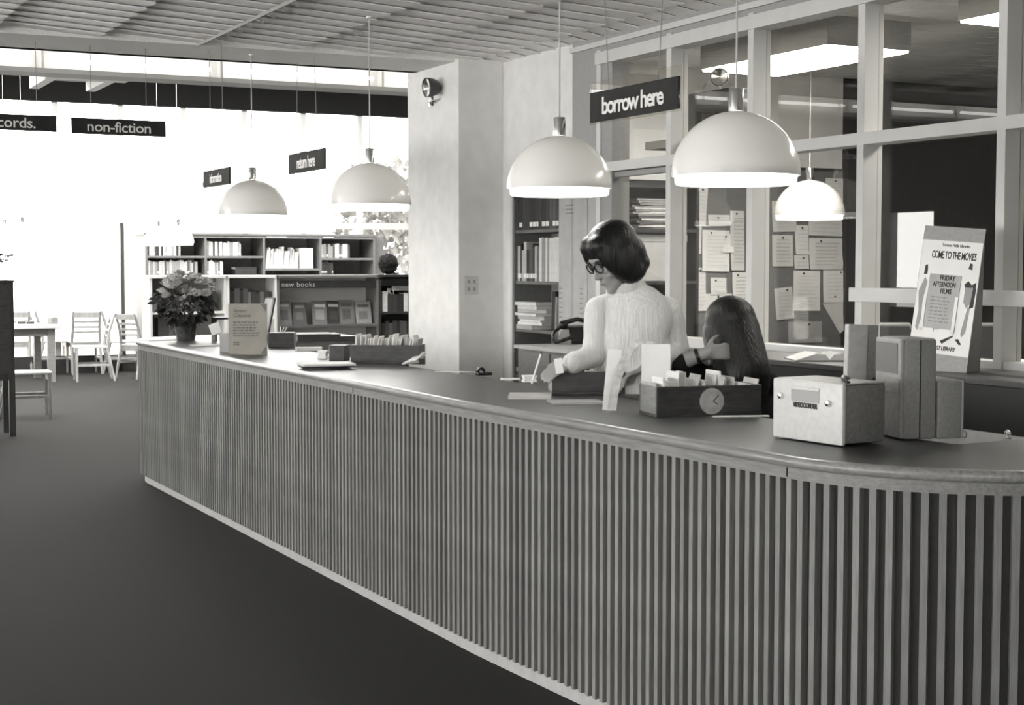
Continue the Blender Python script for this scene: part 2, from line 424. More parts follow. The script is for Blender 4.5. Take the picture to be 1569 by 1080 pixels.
# narrow door in the first bay
dg_ = sgroup('door_1', 'narrow glazed door of the workroom')
dy0, dy1 = MY[0] - 0.055, MY[1] + 0.005
MB().box((XW + 0.02, dy0 - 0.1, 0.02), (XW + 0.06, dy0, z_tr - 0.06)).build('stile', M_greywall, dg_)
MB().box((XW + 0.02, dy1, 0.02), (XW + 0.06, dy1 + 0.03, z_tr - 0.06)).build('stile', M_greywall, dg_)
MB().box((XW + 0.02, dy1 + 0.03, 0.02), (XW + 0.06, dy0 - 0.1, 1.0)).build('door_panel', M_greywall, dg_)
MB().box((XW + 0.037, dy1 + 0.03, 1.0), (XW + 0.043, dy0 - 0.1, z_tr - 0.06)).build('glass_pane', M_glass, dg_)
MB().box((XW + 0.02, dy1 + 0.03, z_tr - 0.09), (XW + 0.06, dy0 - 0.1, z_tr - 0.06)).build('top_rail', M_greywall, dg_)
# workroom walls
YP = 9.0
xd0, xd1 = at(1290, 300, Y=YP).x, at(1310, 300, Y=YP).x
struct(MB().box((XW + 0.32, YP, 0), (xd0, YP + 0.1, ZC + 0.1)).build('wall_workroom', M_white), 'white workroom wall behind the pin board')
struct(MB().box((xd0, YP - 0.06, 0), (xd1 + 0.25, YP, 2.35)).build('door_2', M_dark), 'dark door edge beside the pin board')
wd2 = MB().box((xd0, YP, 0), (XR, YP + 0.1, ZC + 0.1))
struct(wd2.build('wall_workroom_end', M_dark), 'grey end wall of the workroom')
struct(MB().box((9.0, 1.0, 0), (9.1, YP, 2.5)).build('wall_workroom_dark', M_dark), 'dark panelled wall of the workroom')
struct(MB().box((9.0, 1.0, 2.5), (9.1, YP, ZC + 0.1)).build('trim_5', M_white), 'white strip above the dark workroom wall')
struct(MB().box((XW + 0.12, 0.9, 0), (XR, 1.0, ZC + 0.1)).build('wall_workroom_near', M_white), 'near wall of the workroom')
# ------------------------------------------------------------------ the slatted counter
ctr = thing('library_counter', 'long curved library counter faced with upright wooden slats', 'counter')
XC, R0, YE0, YE1, XE, DEP = 2.52, 0.66, 2.84, 11.45, 4.15, 0.68
def path(off, step=0.05, r=R0):
    """counter outline, off metres inside the outer edge, from the near end round to the far end"""
    rr = max(r - off, 0.03); cx = XC + r
    P = [(XE, YE0 + off)]
    n = 16
    for k in range(n + 1):
        a = -PI / 2 - PI / 2 * k / n
        P.append((cx + rr * math.cos(a), YE0 + r + rr * math.sin(a)))
    ya_, yb_ = YE0 + r, YE1 - r
    for k in range(1, 30): P.append((XC + (off if r - off > 0.03 else r - 0.03), ya_ + (yb_ - ya_) * k / 30))
    for k in range(n + 1):
        a = PI - PI / 2 * k / n
        P.append((cx + rr * math.cos(a), YE1 - r + rr * math.sin(a)))
    P.append((XE, YE1 - off))
    # the near section bends gently away
    return [(x + 0.04 * max(0.0, 5.4 - y) * min(1, max(0, (4.0 - x))), y) for x, y in P]
def band(o0, o1, z0, z1):
    A, B = path(o0), path(o1)
    mb = MB(); n = len(A)
    vs = [(x, y, z0) for x, y in A] + [(x, y, z1) for x, y in A] + [(x, y, z0) for x, y in B] + [(x, y, z1) for x, y in B]
    fs = []
    for i in range(n - 1):
        fs += [(i, i + 1, n + i + 1, n + i), (2 * n + i, 3 * n + i, 3 * n + i + 1, 2 * n + i + 1), (n + i, n + i + 1, 3 * n + i + 1, 3 * n + i), (i, 2 * n + i, 2 * n + i + 1, i + 1)]
    for e in (0, n - 1): fs.append((e, n + e, 3 * n + e, 2 * n + e))
    return mb.add(vs, fs)
band(0.02, DEP, 0.965, 1.0).build('worktop', M_top, ctr)
# rounded nosing
ns = MB()
prof = [(0.025, 1.0005), (0.014, 1.0), (0.006, 0.997), (0.001, 0.99), (0.0, 0.983), (0.002, 0.975), (0.008, 0.969), (0.022, 0.966)]
P_ = [path(o) for o, z in prof]; n_ = len(P_[0])
for k, (o_, z_) in enumerate(prof):
    ns.v += [Vector((x, y, z_)) for x, y in P_[k]]
for k in range(len(prof) - 1):
    for i in range(n_ - 1): ns.f.append((k * n_ + i, k * n_ + i + 1, (k + 1) * n_ + i + 1, (k + 1) * n_ + i)); ns.m.append(0)
ns.build('nosing', M_nose, ctr, smooth=True)
band(0.018, 0.05, 0.935, 0.967).build('apron', M_apron, ctr)
band(0.045, 0.07, 0.055, 0.94).build('backing_panel', M_back, ctr)
band(0.055, 0.075, 0.0, 0.06).build('kick_board', M_kick, ctr)
band(DEP - 0.06, DEP - 0.03, 0.0, 0.965).build('inner_panel', M_apron, ctr)
# slats along the outline
sl = MB().box((-0.026, -0.0098, 0), (0.0, 0.0098, 0.88)).mesh('slat', M_slat)
P = path(0.02); acc = 0.02; PIT = 0.0462
segs = list(zip(P[:-1], P[1:]))
nsl = 0
for (x0, y0), (x1, y1) in segs:
    Ls = math.hypot(x1 - x0, y1 - y0); dx, dy = (x1 - x0) / Ls, (y1 - y0) / Ls
    while acc < Ls:
        x_, y_ = x0 + dx * acc, y0 + dy * acc
        # outward normal is to the right of travel
        a = math.atan2(-dx, dy) + PI
        link('slat', sl, ctr, (x_, y_, 0.06), (0, 0, a)); nsl += 1
        acc += PIT
    acc -= Ls
# joints of the nosing and apron
for px, py in ((535, 583), (1195, 712)):
    y = at(px, py, X=XC + (0.07 if px > 1000 else 0)).y; xo = XC + 0.04 * max(0, 5.4 - y)
    MB().box((xo + 0.016, y - 0.002, 0.94), (xo + 0.03, y + 0.002, 0.966)).build('joint', M_black, ctr)
# back counter along the glass
bc = thing('back_counter', 'low back counter with its niche shade painted dark, along the glass partition', 'counter', (0, 0, 0))
bx0 = 4.2
MB().box((bx0, 1.1, 1.075), (XW - 0.005, 6.65, 1.10), bev=0.004).build('worktop', M_top, bc)
MB().box((bx0 + 0.01, 1.1, 0.90), (bx0 + 0.03, 6.65, 1.075)).build('niche_shade', M_black, bc)  # black board stands for the shade of an open niche below the worktop
MB().box((bx0 + 0.0, 1.1, 0.0), (bx0 + 0.4, 6.65, 0.90)).build('cabinet_front', M_kick, bc)
# ------------------------------------------------------------------ pendant lamps
def shade_mat():
    m = bpy.data.materials.new('opal_shade'); m.use_nodes = True
    nt = m.node_tree; N = nt.nodes; Lk = nt.links; b = N['Principled BSDF']
    b.inputs['Base Color'].default_value = g(0.78); b.inputs['Roughness'].default_value = 0.22; b.inputs['Coat Weight'].default_value = 0.3
    t = N.new('ShaderNodeBsdfTranslucent'); t.inputs[0].default_value = g(0.8)
    mx = N.new('ShaderNodeMixShader'); mx.inputs[0].default_value = 0.16
    out = N['Material Output']
    Lk.new(b.outputs[0], mx.inputs[1]); Lk.new(t.outputs[0], mx.inputs[2]); Lk.new(mx.outputs[0], out.inputs[0])
    return m
M_shade = shade_mat()
M_rim = emit('lit_diffuser_ring', 1.0, 1.3)
M_bulb = emit('lit_bulb', 1.0, 8.0)
def lamp(label, loc, ztop, group, light=True, R=0.226):
    """pendant: loc is the middle of the lower rim"""
    t = thing('pendant_lamp', label, 'lamp', loc, group=group)
    pr = [(0.026, R + 0.0)]
    out = []
    for k in range(0, 15):
        a = PI / 2 * (1 - k / 14.0)
        out.append((max(R * math.cos(a), 0.02), 0.034 + R * 0.985 * math.sin(a)))
    inn = [(max(r - 0.004, 0.015), z - 0.003) for r, z in reversed(out)]
    MB().lathe(out + [(R, 0.03), (R - 0.004, 0.03)] + inn, 48).build('dome_shade', M_shade, t, smooth=True)
    ri = R - 0.014
    MB().lathe([(ri, 0.05), (ri + 0.003, 0.03), (ri, 0.004), (ri - 0.006, 0.0), (ri - 0.012, 0.004), (ri - 0.006, 0.05)], 48, closed=True).build('diffuser_ring', M_rim, t, smooth=True)
    MB().lathe([(0.0, 0.335), (0.024, 0.335), (0.026, 0.33), (0.026, 0.258), (0.0, 0.255)], 20).build('chrome_fitting', M_chrome, t, smooth=True)
    H = ztop - loc[2]
    MB().tube([(0, 0, 0.33), (0, 0, H)], 0.0035, 6).build('cord', mat('cord_grey', 0.55, 0.5), t)
    MB().lathe([(0.0, H), (0.016, H), (0.014, H - 0.01), (0.0, H - 0.014)], 12).build('ceiling_rose', M_white, t)
    MB().ball((0, 0, 0.12), (0.04, 0.04, 0.05), sub=2).build('bulb', M_bulb, t, smooth=True)
    if light:
        ld = bpy.data.lights.new('bulb_light', 'POINT'); ld.energy = LAMP_W; ld.shadow_soft_size = 0.05; ld.color = (1, 0.99, 0.96)
        lo = bpy.data.objects.new('bulb_light', ld); COL.objects.link(lo); lo.parent = t; lo.location = (0, 0, 0.055)
    return t
LAMP_W = 8.0
G_l = 'white dome lamps hung over the counter'
for px, pyb, wpx, lab in ((1127, 283, 197, 'nearest and largest white dome lamp, right of the borrow here sign'),
                          (857, 300, 161, 'white dome lamp hanging just above the standing woman'),
                          (567, 322, 127, 'white dome lamp left of the column, under the long ceiling'),
                          (387, 337, 108, 'farthest small white dome lamp over the potted flowers end')):
    dd = 0.452 * F_PX / wpx
    p = at(px, pyb, d=dd)
    lamp(lab, p, ZC, G_l)
p = at(1240, 337, d=10.0)
lamp('white dome lamp inside the workroom before the pin board', p, ZC, None)
G_f = 'small dome lamps hung over the far reading tables'
for px, pyb, dd, lab in ((273, 376, 19.6, 'right one of the paired dome lamps before the tall bookcase'), (243, 377, 20.0, 'left one of the paired dome lamps before the tall bookcase'),
                        (35, 372, 19.5, 'dome lamp over the table at the left edge'), (8, 372, 20.6, 'dome lamp cut off by the left picture edge')):
    p = at(px, pyb, d=dd)
    lamp(lab, p, ZH, G_f, light=False, R=0.2)
# ------------------------------------------------------------------ hanging signs
def sign(body, c, w, h, rz, label, ztop, size, strings, sx=1.0, frame=False, sp=0.88, font=0.0):
    t = thing('hanging_sign', label, 'sign', c, rz, 'black hanging direction signs')
    pn_ = MB().box((-w / 2, -0.006, -h / 2), (w / 2, 0.006, h / 2)).build('panel', M_signblk, t)
    if frame:
        MB().box((-w / 2 - 0.008, -0.004, -h / 2 - 0.01), (w / 2 + 0.012, -0.002 + 0.008, h / 2 + 0.045)).build('clear_backing', M_acrylic, t)
    text(body, size, M_signtxt, pn_, (0, -0.0075, -0.004), (PI / 2, 0, 0), bold=font, sp=sp, sx=sx)
    for x, dx in strings:
        MB().tube([(x, 0, h / 2 - 0.005), (x + dx, 0, ztop - c[2])], 0.0022, 5).build('string', mat('string_grey', 0.3, 0.8), t)
    return t
XS = 3.42
# signs running along the counter face -X
def along(px, py, X): p = at(px, py, X=X); return p
p = along(970, 154, XS)
ya, yb = at(903, 150, X=XS).y, at(1037, 150, X=XS).y
hb = (190 - 146) * at(903, 150, X=XS).y / F_PX * 1.0
dpt = (p - Vector((0, 0, CAMZ))).dot(Fv)
sign('borrow here', p, ya - yb, 47 * dpt / F_PX, -PI / 2, 'black hanging sign reading borrow here above the woman', ZC, 0.105, [(-0.2, -0.06), (0.2, 0.05)], sx=1.08, frame=True, sp=0.84, font=0.0022)
p = along(470, 247.5, XS); dpt = (p - Vector((0, 0, CAMZ))).dot(Fv)
sign('return here', p, at(442, 247, X=XS).y - at(497, 247, X=XS).y, 31 * dpt / F_PX, -PI / 2, 'black hanging sign reading return here before the bright windows', ZC, 0.11, [(-0.2, 0.02), (0.2, -0.03)], sx=0.85, sp=0.84, font=0.0022)
p = at(332, 272, d=9.6)
sign('information', p, at(312, 272, X=p.x).y - at(352, 272, X=p.x).y, 25 * 9.6 / F_PX, -PI / 2, 'small black hanging sign reading information', ZC, 0.08, [(-0.13, 0), (0.14, 0)], sx=0.85, sp=0.84, font=0.0015)
Yn = 9.72
a, b = at(109, 192, Y=Yn), at(254, 198, Y=Yn)
c = (a + b) / 2
sign('non-fiction', c, b.x - a.x, 24.5 * 9.4 / F_PX, math.radians(0.6), 'black hanging sign reading non-fiction', ZC, 0.088, [(-0.17, 0), (0.17, 0)], sx=1.1, sp=0.95, font=0.0008)
a, b = at(-59, 183, Y=Yn), at(86, 191, Y=Yn)
c = (a + b) / 2
t = sign('records.', c, b.x - a.x, 24.5 * 9.2 / F_PX, math.radians(0.6), 'black hanging sign cut by the left picture edge, ending in cords', ZC, 0.088, [(-0.17, 0), (0.16, 0)], sx=1.1, sp=0.95, font=0.0008)
# ------------------------------------------------------------------ light troughs of the reading area
tr = thing('light_trough', 'long white light trough hung before the dark band', 'light', (0, 12.5, 0))
MB().box((-5, 0.08, 3.02), (8, 0.11, 3.5)).build('reflector', M_white, tr)
M_tube = emit('lit_tube', 1.0, 4.0)
for k in range(9):
    for z in (3.12, 3.3): MB().tube([(-4.85 + k * 1.42, 0.0, z), (-3.55 + k * 1.42, 0.0, z)], 0.016, 8).build('tube', M_tube, tr, smooth=True)
MB().box((-5, -0.17, 3.0), (8, 0.12, 3.035)).build('lip', mat('trough_grey', 0.5, 0.6), tr)
for k in range(8): MB().tube([(-4.6 + k * 1.6, 0.095, 3.45), (-4.6 + k * 1.6, 0.095, ZH)], 0.006, 6).build('hanger', M_white, tr)
for k in range(9): MB().box((-4.9 + k * 1.42, -0.02, 3.035), (-4.88 + k * 1.42, 0.08, 3.4)).build('bracket', M_white, tr)
p = at(150, 110, Y=12.5)
t2 = thing('light_trough', 'short white box trough crossing toward the windows at upper left', 'light', (p.x, 12.66, 3.03))
MB().box((-0.33, 0, 0), (0.33, 0.35, 0.2)).build('end_box', M_white, t2)
MB().box((-0.28, 0.35, 0.02), (-0.2, 1.3, 0.2)).build('side_panel', M_white, t2)
MB().box((0.2, 0.35, 0.02), (0.28, 1.3, 0.2)).build('side_panel', M_white, t2)
MB().box((-0.2, 0.35, 0.1), (0.2, 1.3, 0.12)).build('diffuser', mat('trough_grey', 0.5), t2)
for y in (0.3, 1.1): MB().tube([(0, y, 0.12), (0, y, ZH - 3.03)], 0.006, 6).build('hanger', M_white, t2)
# workroom ceiling fixtures
M_fix = emit('lit_fixture_diffuser', 1.0, 24.0)
def fixture(x0, x1, y0, y1, lab, w):
    t = thing('ceiling_fixture', lab, 'light', ((x0 + x1) / 2, (y0 + y1) / 2, 2.70), group='lit box fixtures on the workroom ceiling')
    a, b = (x1 - x0) / 2, (y1 - y0) / 2
    MB().box((-a, -b, 0.012), (a, b, ZC - 2.70)).build('housing', M_greywall, t)
    MB().box((-a + 0.01, -b + 0.01, 0.0), (a - 0.01, b - 0.01, 0.012)).build('diffuser', M_fix, t)
fixture(5.3, 5.88, 6.75, 7.97, 'lit box fixture over the pin board side of the workroom', 10)
fixture(5.36, 5.9, 4.6, 5.82, 'lit box fixture at the top right corner, behind the glass', 10)
# ------------------------------------------------------------------ emergency spot lights
def spot(label, loc, aim, base=True):
    t = thing('emergency_spotlight', label, 'light', loc)
    ax = Vector(aim).normalized(); q = ax.to_track_quat('Z', 'X').to_matrix().to_4x4()
    MB().lathe([(0.0, -0.085), (0.03, -0.08), (0.052, -0.055), (0.064, -0.015), (0.066, 0.02), (0.06, 0.022), (0.058, 0.012)], 24, q).build('housing', mat('spot_housing', 0.06, 0.35), t, smooth=True)
    MB().lathe([(0.059, 0.016), (0.03, 0.006), (0.0, 0.0)], 24, q).build('lens', M_chrome, t, smooth=True)
    return t
pc2 = at(662, 140, X=pc)
t = spot('black round emergency spotlight mounted high on the white column', at(657, 134, X=pc - 0.09), (-1.0, -0.05, -0.08))
v = pc2 - t.location
MB().tube([(0.02, 0.02, -0.03), (0.03, 0.0, -0.075), (v.x - 0.02, v.y, -0.085)], 0.008, 8).build('bracket', M_chrome, t)
MB().lathe([(0.0, 0), (0.03, 0), (0.026, 0.015), (0.0, 0.02)], 20, TR(v.x, v.y, -0.085, 0, -PI / 2, 0)).build('wall_plate', M_chrome, t, smooth=True)
xb = 4.98
p = at(1084, 205, X=xb)
t = thing('battery_pack', 'dark emergency battery box on a ledge behind the glass', 'battery box', (p.x, p.y, 2.235))
a_ = (at(1053, 170, X=xb).y - at(1115, 170, X=xb).y) / 2
MB().box((0, -a_, 0), (0.18, a_, at(1084, 139, X=xb).z - 2.235), bev=0.006).build('case', M_dark, t)
MB().box((-0.004, -a_ * 0.4, 0.12), (0, a_ * 0.3, 0.15)).build('faint_plate', mat('spot_housing', 0.06), t)
MB().tube([(0.02, a_ * 0.6, 0.27), (0.02, a_ * 0.2, 0.33), (0.02, -a_ * 0.3, 0.34)], 0.005, 6).build('cable', M_chrome, t)
struct(MB().box((XW + 0.1, p.y - 0.3, 2.19), (xb + 0.25, p.y + 0.3, 2.235)).build('trim_6', M_greywall), 'ledge behind the glass carrying the battery box')
t = spot('small round spotlight standing on the dark battery box', at(1103, 118, X=xb + 0.02), (-0.75, -0.66, -0.05))
t.scale = (0.78,) * 3
MB().tube([(0.02, 0.02, -0.05), (0.02, 0.02, -0.105)], 0.008, 8).build('stem', M_chrome, t)
# outlet plate on the column
p = at(722, 437, Y=Y_col)
t = thing('outlet_plate', 'small square outlet plate on the column', 'outlet', (p.x, Y_col, p.z))
MB().box((-0.05, -0.006, -0.06), (0.05, 0, 0.06), bev=0.003).build('plate', M_frame, t)
for x in (-0.02, 0.02):
    for z in (-0.025, 0.025): MB().box((x - 0.009, -0.008, z - 0.012), (x + 0.009, -0.005, z + 0.012)).build('socket', M_greywall, t)
# ------------------------------------------------------------------ books
def book_mesh(th, h, dp, mi, lab=False):
    """spine faces -Y, standing, thickness along x"""
    mb = MB(); c = 0.0025
    mb.slot(0).box((0, 0, 0), (c, dp, h)).box((th - c, 0, 0), (th, dp, h)).box((c, 0, 0), (th - c, c, h))
    mb.slot(1).box((c, c, 0.004), (th - c, dp - 0.004, h - 0.004))
    if lab: mb.slot(2).box((0.003, -0.0008, 0.02), (th - 0.003, 0, 0.05))
    return mb.mesh('book', [BOOKM[mi], M_pages, M_paper])
TONE = ['black', 'blackish', 'dark grey', 'mid grey', 'light grey', 'pale', 'whitish', 'white']
def row(x0, x1, y, z, M, label, group, tones, hs=(0.18, 0.24), ths=(0.014, 0.034), dp=0.16, lean=0.0, lab=0.0, cat='book'):
    """books standing side by side from x0 to x1 on a shelf; M places the shelf in the room"""
    x = x0; ni = 0
    while True:
        th = random.uniform(*ths)
        if x + th > x1: break
        h = random.uniform(*hs)
        ti = random.choice(tones)
        me = book_mesh(th, h, dp * random.uniform(0.85, 1.0), ti, random.random() < lab)
        o = link('book', me); tag(o, '%s book, %s from the left %s' % (TONE[ti], nth(ni), label), cat, group); ni += 1
        a = lean * random.uniform(0.5, 1.2) if lean else 0
        o.matrix_world = M @ TR(x + (h * math.sin(a) if a > 0 else 0) * 0.0, y, z, 0, a, 0)
        x += th / math.cos(a) + 0.0015
def case_frame(t, W, H, D, th, m, zs, mb_, bays=1, back=True):
    """open bookcase in local coords: x 0..W, front at y 0, back at y D"""
    MB().box((0, 0, 0), (th, D, H)).build('side_panel', m, t)
    MB().box((W - th, 0, 0), (W, D, H)).build('side_panel', m, t)
    MB().box((-0.012, -0.012, H), (W + 0.012, D, H + 0.03)).build('top_board', m, t)
    if back: MB().box((th, D - 0.012, 0.06), (W - th, D, H)).build('back_panel', mb_, t)
    bw = W / bays
    for k in range(1, bays): MB().box((k * bw - th / 2, 0.005, 0), (k * bw + th / 2, D - 0.012, H)).build('divider', m, t)
    for k in range(bays):
        for z in (zs[k] if isinstance(zs[0], (list, tuple)) else zs):
            MB().box((k * bw + th / 2 + (th / 2 if k == 0 else 0), 0.01, z - th), ((k + 1) * bw - th / 2 - (th / 2 if k == bays - 1 else 0), D - 0.012, z)).build('shelf', m, t)
# ---- tall bookcase by the windows
YT = 20.5
a, b = at(222, 355, Y=YT), at(575, 358, Y=YT)
W = b.x - a.x; H = 1.92
tb = thing('tall_bookcase', 'wide four bay wooden bookcase standing before the far windows', 'bookcase', (a.x, YT, 0))
z1, z2 = 1.645, 1.39
case_frame(tb, W, H, 0.55, 0.03, M_case, [[z1, z2, 1.1, 0.75, 0.4, 0.08], [z1, z2, 1.1, 0.75, 0.4, 0.08], [1.475, z2 - 0.05, 1.1, 0.75, 0.4, 0.08], [1.62, z2, 1.1, 0.75, 0.4, 0.08]], M_caseback, 4)
MB().box((0.03, 0.004, 1.885), (W - 0.03, 0.02, H)).build('header_board', M_caseback, tb)
MB().box((W + 0.002, 0.1, 0), (W + 0.17, 0.5, H - 0.0)).build('end_panel', M_case, tb)
for px, w_ in ((424, 34), (503, 18)):
    p = at(px, 361, Y=YT); lb = MB().box((p.x - a.x - w_ * 0.0042, -0.002, 1.895), (p.x - a.x + w_ * 0.0042, 0.004, 1.912)).build('shelf_label', M_paper, tb)
Mt = Matrix.Translation((a.x, YT, 0)); bw = W / 4
LT = [5, 6, 7, 7, 4, 2]
rows = [(0.06, 0.50, 0, z1, 'on the top shelf, first bay, tall bookcase', [0, 1, 5, 6, 7, 4]),
        (0.05, 0.72, 0, z2, 'on the second shelf, first bay, tall bookcase', [3, 4, 5, 4, 5, 6, 2]),
        (bw + 0.03, bw + 0.53, 0, z1, 'on the top shelf, second bay, tall bookcase', LT),
        (bw + 0.03, bw + 0.26, 0, z2, 'on the second shelf, second bay, tall bookcase', LT),
        (2 * bw + 0.03, 2 * bw + 0.5, 0, 1.475, 'in the third bay of the tall bookcase', [6, 7, 7, 5, 6]),
        (3 * bw + 0.02, 3 * bw + 0.46, 0, 1.62, 'on the top shelf, fourth bay, tall bookcase', LT),
        (3 * bw + 0.02, 3 * bw + 0.22, 0, z2, 'on the lower shelf, fourth bay, tall bookcase', [0, 0, 1])]
for r in rows:
    row(r[0], r[1], 0.05, r[3], Mt, r[4], 'books in the tall bookcase', r[5], hs=((0.2, 0.3) if 'third bay' in r[4] else (0.16, 0.205)), ths=(0.015, 0.035), lean=0.1 if 'third bay' in r[4] else 0.0, lab=0.9 if 'lower shelf' in r[4] else 0.3)
o = link('binder', MB().slot(0).box((0, 0, 0), (0.19, 0.22, 0.28)).slot(1).box((0.19, 0.006, 0.005), (0.193, 0.214, 0.275)).mesh('binder', [BOOKM[7], M_pages])); tag(o, 'large white binder box in the third bay of the tall bookcase', 'binder'); o.location = (a.x + 2 * bw + 0.53, YT + 0.05, 1.475)
o = link('book', book_mesh(0.035, 0.3, 0.2, 0)); tag(o, 'dark book lying flat in the second bay of the tall bookcase', 'book'); o.location = (a.x + bw + 0.42, YT + 0.05, z2 + 0.105); o.rotation_euler = (0, PI / 2, 0)
bs = link('storage_box', MB().box((0, 0, 0), (0.3, 0.2, 0.07), bev=0.004).mesh('storage_box', M_darkcase)); tag(bs, 'dark flat box under the lying book of the tall bookcase', 'box'); bs.location = (a.x + bw + 0.42, YT + 0.05, z2)
# ---- low display units
YD = 17.2; HD = 1.375
def px_x(px): return at(px, 420, Y=YD).x
xa, xb_, xc, xd, xe = px_x(229), px_x(347), px_x(424), px_x(580), px_x(668)
def unit(x0, x1, label, m, mb_, zs, H=HD):
    t = thing('display_bookcase', label, 'bookcase', (x0, YD, 0), group='low display bookcases behind the counter end')
    case_frame(t, x1 - x0, H, 0.36, 0.028, m, zs, mb_)
    return t
u1 = unit(xa, xb_, 'white sided low bookcase behind the potted flowers', M_white, M_caseback, [1.0, 0.72, 0.4, 0.08])
u2 = unit(xb_ + 0.004, xc, 'narrow white sided bookcase behind the senior citizens sign', M_white, M_caseback, [0.93, 0.6, 0.3, 0.08])
u3 = unit(xc + 0.004, xd, 'display bookcase headed new books with face out paperbacks', M_case, mat('display_back', 0.6, 0.7), [0.815, 0.5, 0.2])
u4 = unit(xd + 0.004, xe, 'dark wooden low bookcase next to the column', M_darkcase, M_darkcase, [0.965, 0.62, 0.35, 0.1], HD + 0.005)
w3 = xd - xc - 0.004
hd3 = MB().box((0.028, 0.0, HD - 0.12), (w3 - 0.028, 0.02, HD - 0.035)).build('header_board', M_signblk, u3)
text('new books', 0.085, mat('sign_grey', 0.45), hd3, (0.05, -0.001, HD - 0.08), (PI / 2, 0, 0), align='LEFT', sp=1.1)['kind'] = 'stuff'
MB().box((0.03, -0.02, 0.815), (w3 - 0.03, 0.0, 0.83)).build('ledge', M_case, u3)
w4 = xe - xd - 0.004
MB().box((0.028, 0.0, HD - 0.1), (w4 - 0.028, 0.02, HD - 0.015)).build('header_board', M_black, u4)
text('RY', 0.1, mat('sign_grey', 0.45), u4, (0.1, -0.001, HD - 0.17), (PI / 2, 0, 0), align='LEFT', sp=0.9)['kind'] = 'stuff'
MB().box((0.18, 0.03, HD - 0.16), (w4 - 0.03, 0.04, HD - 0.1)).build('pale_strip', M_greywall, u4)
# face out books of the display
tones = [3, 2, 3, 0, 3, 4]
pxs = [424, 448, 478, 500, 520, 545]; wpx = [22, 21, 24, 22, 24, 25]
for k in range(6):
    x0 = px_x(pxs[k]) + 0.03; w = wpx[k] * 0.0079; h = (0.285, 0.265, 0.28, 0.28, 0.285, 0.265)[k]
    mb = MB().slot(0).box((0, 0, 0), (w, 0.003, h)).box((0, 0.02, 0), (w, 0.023, h)).box((0, 0.003, 0), (0.003, 0.02, h)).slot(1).box((0.003, 0.003, 0.003), (w - 0.003, 0.02, h - 0.003))
    mb.slot(2).box((w * 0.15, -0.0006, h * 0.74), (w * 0.85, 0, h * 0.86)).slot(3).box((w * 0.2, -0.0006, h * 0.2), (w * 0.75, 0, h * (0.55 if k % 2 else 0.62)))
    o = link('paperback', mb.mesh('paperback', [BOOKM[tones[k]], M_pages, BOOKM[(5, 4, 6, 5, 2, 2)[k]], BOOKM[(2, 3, 4, 1, 2, 3)[k]]]))
    tag(o, ('grey', 'dark grey', 'grey lettered', 'nearly black', 'mid grey landscape', 'paler')[k] + ' paperback standing face out, ' + ('first', 'second', 'third', 'fourth', 'fifth', 'sixth')[k] + ' under the new books header', 'book', 'face out paperbacks of the new books display')
    o.location = (x0, YD + 0.06, 0.83); o.rotation_euler = (-0.22, 0.03 if k in (2, 3) else 0, 0)
row(0.06, w4 - 0.04, 0.04, 0.965, Matrix.Translation((xd + 0.004, YD, 0)), 'on the upper shelf of the dark low bookcase', 'books in the dark low bookcase', [0, 0, 1, 7, 6, 0, 1], hs=(0.2, 0.25), ths=(0.04, 0.09))
row(0.05, w4 - 0.04, 0.04, 0.62, Matrix.Translation((xd + 0.004, YD, 0)), 'on the lower shelf of the dark low bookcase', 'books in the dark low bookcase', [0, 0, 1, 2, 4], hs=(0.2, 0.24), ths=(0.03, 0.06))
row(0.035, xc - xb_ - 0.04, 0.04, 0.93, Matrix.Translation((xb_ + 0.004, YD, 0)), 'in the narrow white sided bookcase', 'books in the narrow bookcase', [0, 1, 1, 2, 3], hs=(0.27, 0.34), ths=(0.035, 0.065))
row(0.1, 0.35, 0.04, 0.72, Matrix.Translation((xa, YD, 0)), 'low down behind the potted flowers', 'books in the white sided bookcase', [6, 2, 5, 1], hs=(0.2, 0.25), ths=(0.03, 0.07))
row(0.05, xb_ - xa - 0.06, 0.04, 1.0, Matrix.Translation((xa, YD, 0)), 'on the upper shelf behind the potted flowers', 'books in the white sided bookcase', [1, 2, 3, 0], hs=(0.2, 0.25), ths=(0.03, 0.06))
# ---- built in bookcase in the right wall (front faces -X): local x -> -Y of the room
Wb = Y_n1 - Y_n0
Mb = Matrix.Translation((XW + 0.005, Y_n1, 0)) @ Matrix.Rotation(-PI / 2, 4, 'Z')
bb = thing('wall_bookcase', 'tall narrow bookcase set in the wall beside the column', 'bookcase', (XW + 0.005, Y_n1, 0), -PI / 2)
zsb = [1.755, 1.42, 1.105, 0.8, 0.45, 0.1]
case_frame(bb, Wb, 2.055, 0.29, 0.02, M_case, zsb, M_caseback)
for x in (0.24, 0.5): MB().box((x, 0.262, 0.1), (x + 0.03, 0.277, 2.05)).build('shelf_track', M_dark, bb)
MB().box((Wb - 0.004, -0.008, 0), (Wb + 0.02, 0.0, 2.09)).build('edge_strip', M_frame, bb)
MB().box((-0.03, -0.008, 0), (0.004, 0.0, 2.09)).build('edge_strip', M_frame, bb)
row(0.05, Wb - 0.025, 0.02, 1.755, Mb, 'on the top shelf of the wall bookcase', 'books in the wall bookcase', [0, 1, 2, 1, 3, 2, 0], hs=(0.255, 0.275), ths=(0.03, 0.05), dp=0.22, lab=0.7)
row(0.03, 0.33, 0.02, 1.42, Mb, 'in the left run, second shelf, wall bookcase', 'books in the wall bookcase', [0, 1, 5, 2, 0], hs=(0.2, 0.27), ths=(0.02, 0.04), dp=0.2, lab=0.7)
row(0.335, Wb - 0.13, 0.02, 1.42, Mb, 'in the pale middle run, second shelf, wall bookcase', 'books in the wall bookcase', [5, 6, 5, 4, 6], hs=(0.275, 0.285), ths=(0.02, 0.035), dp=0.22)
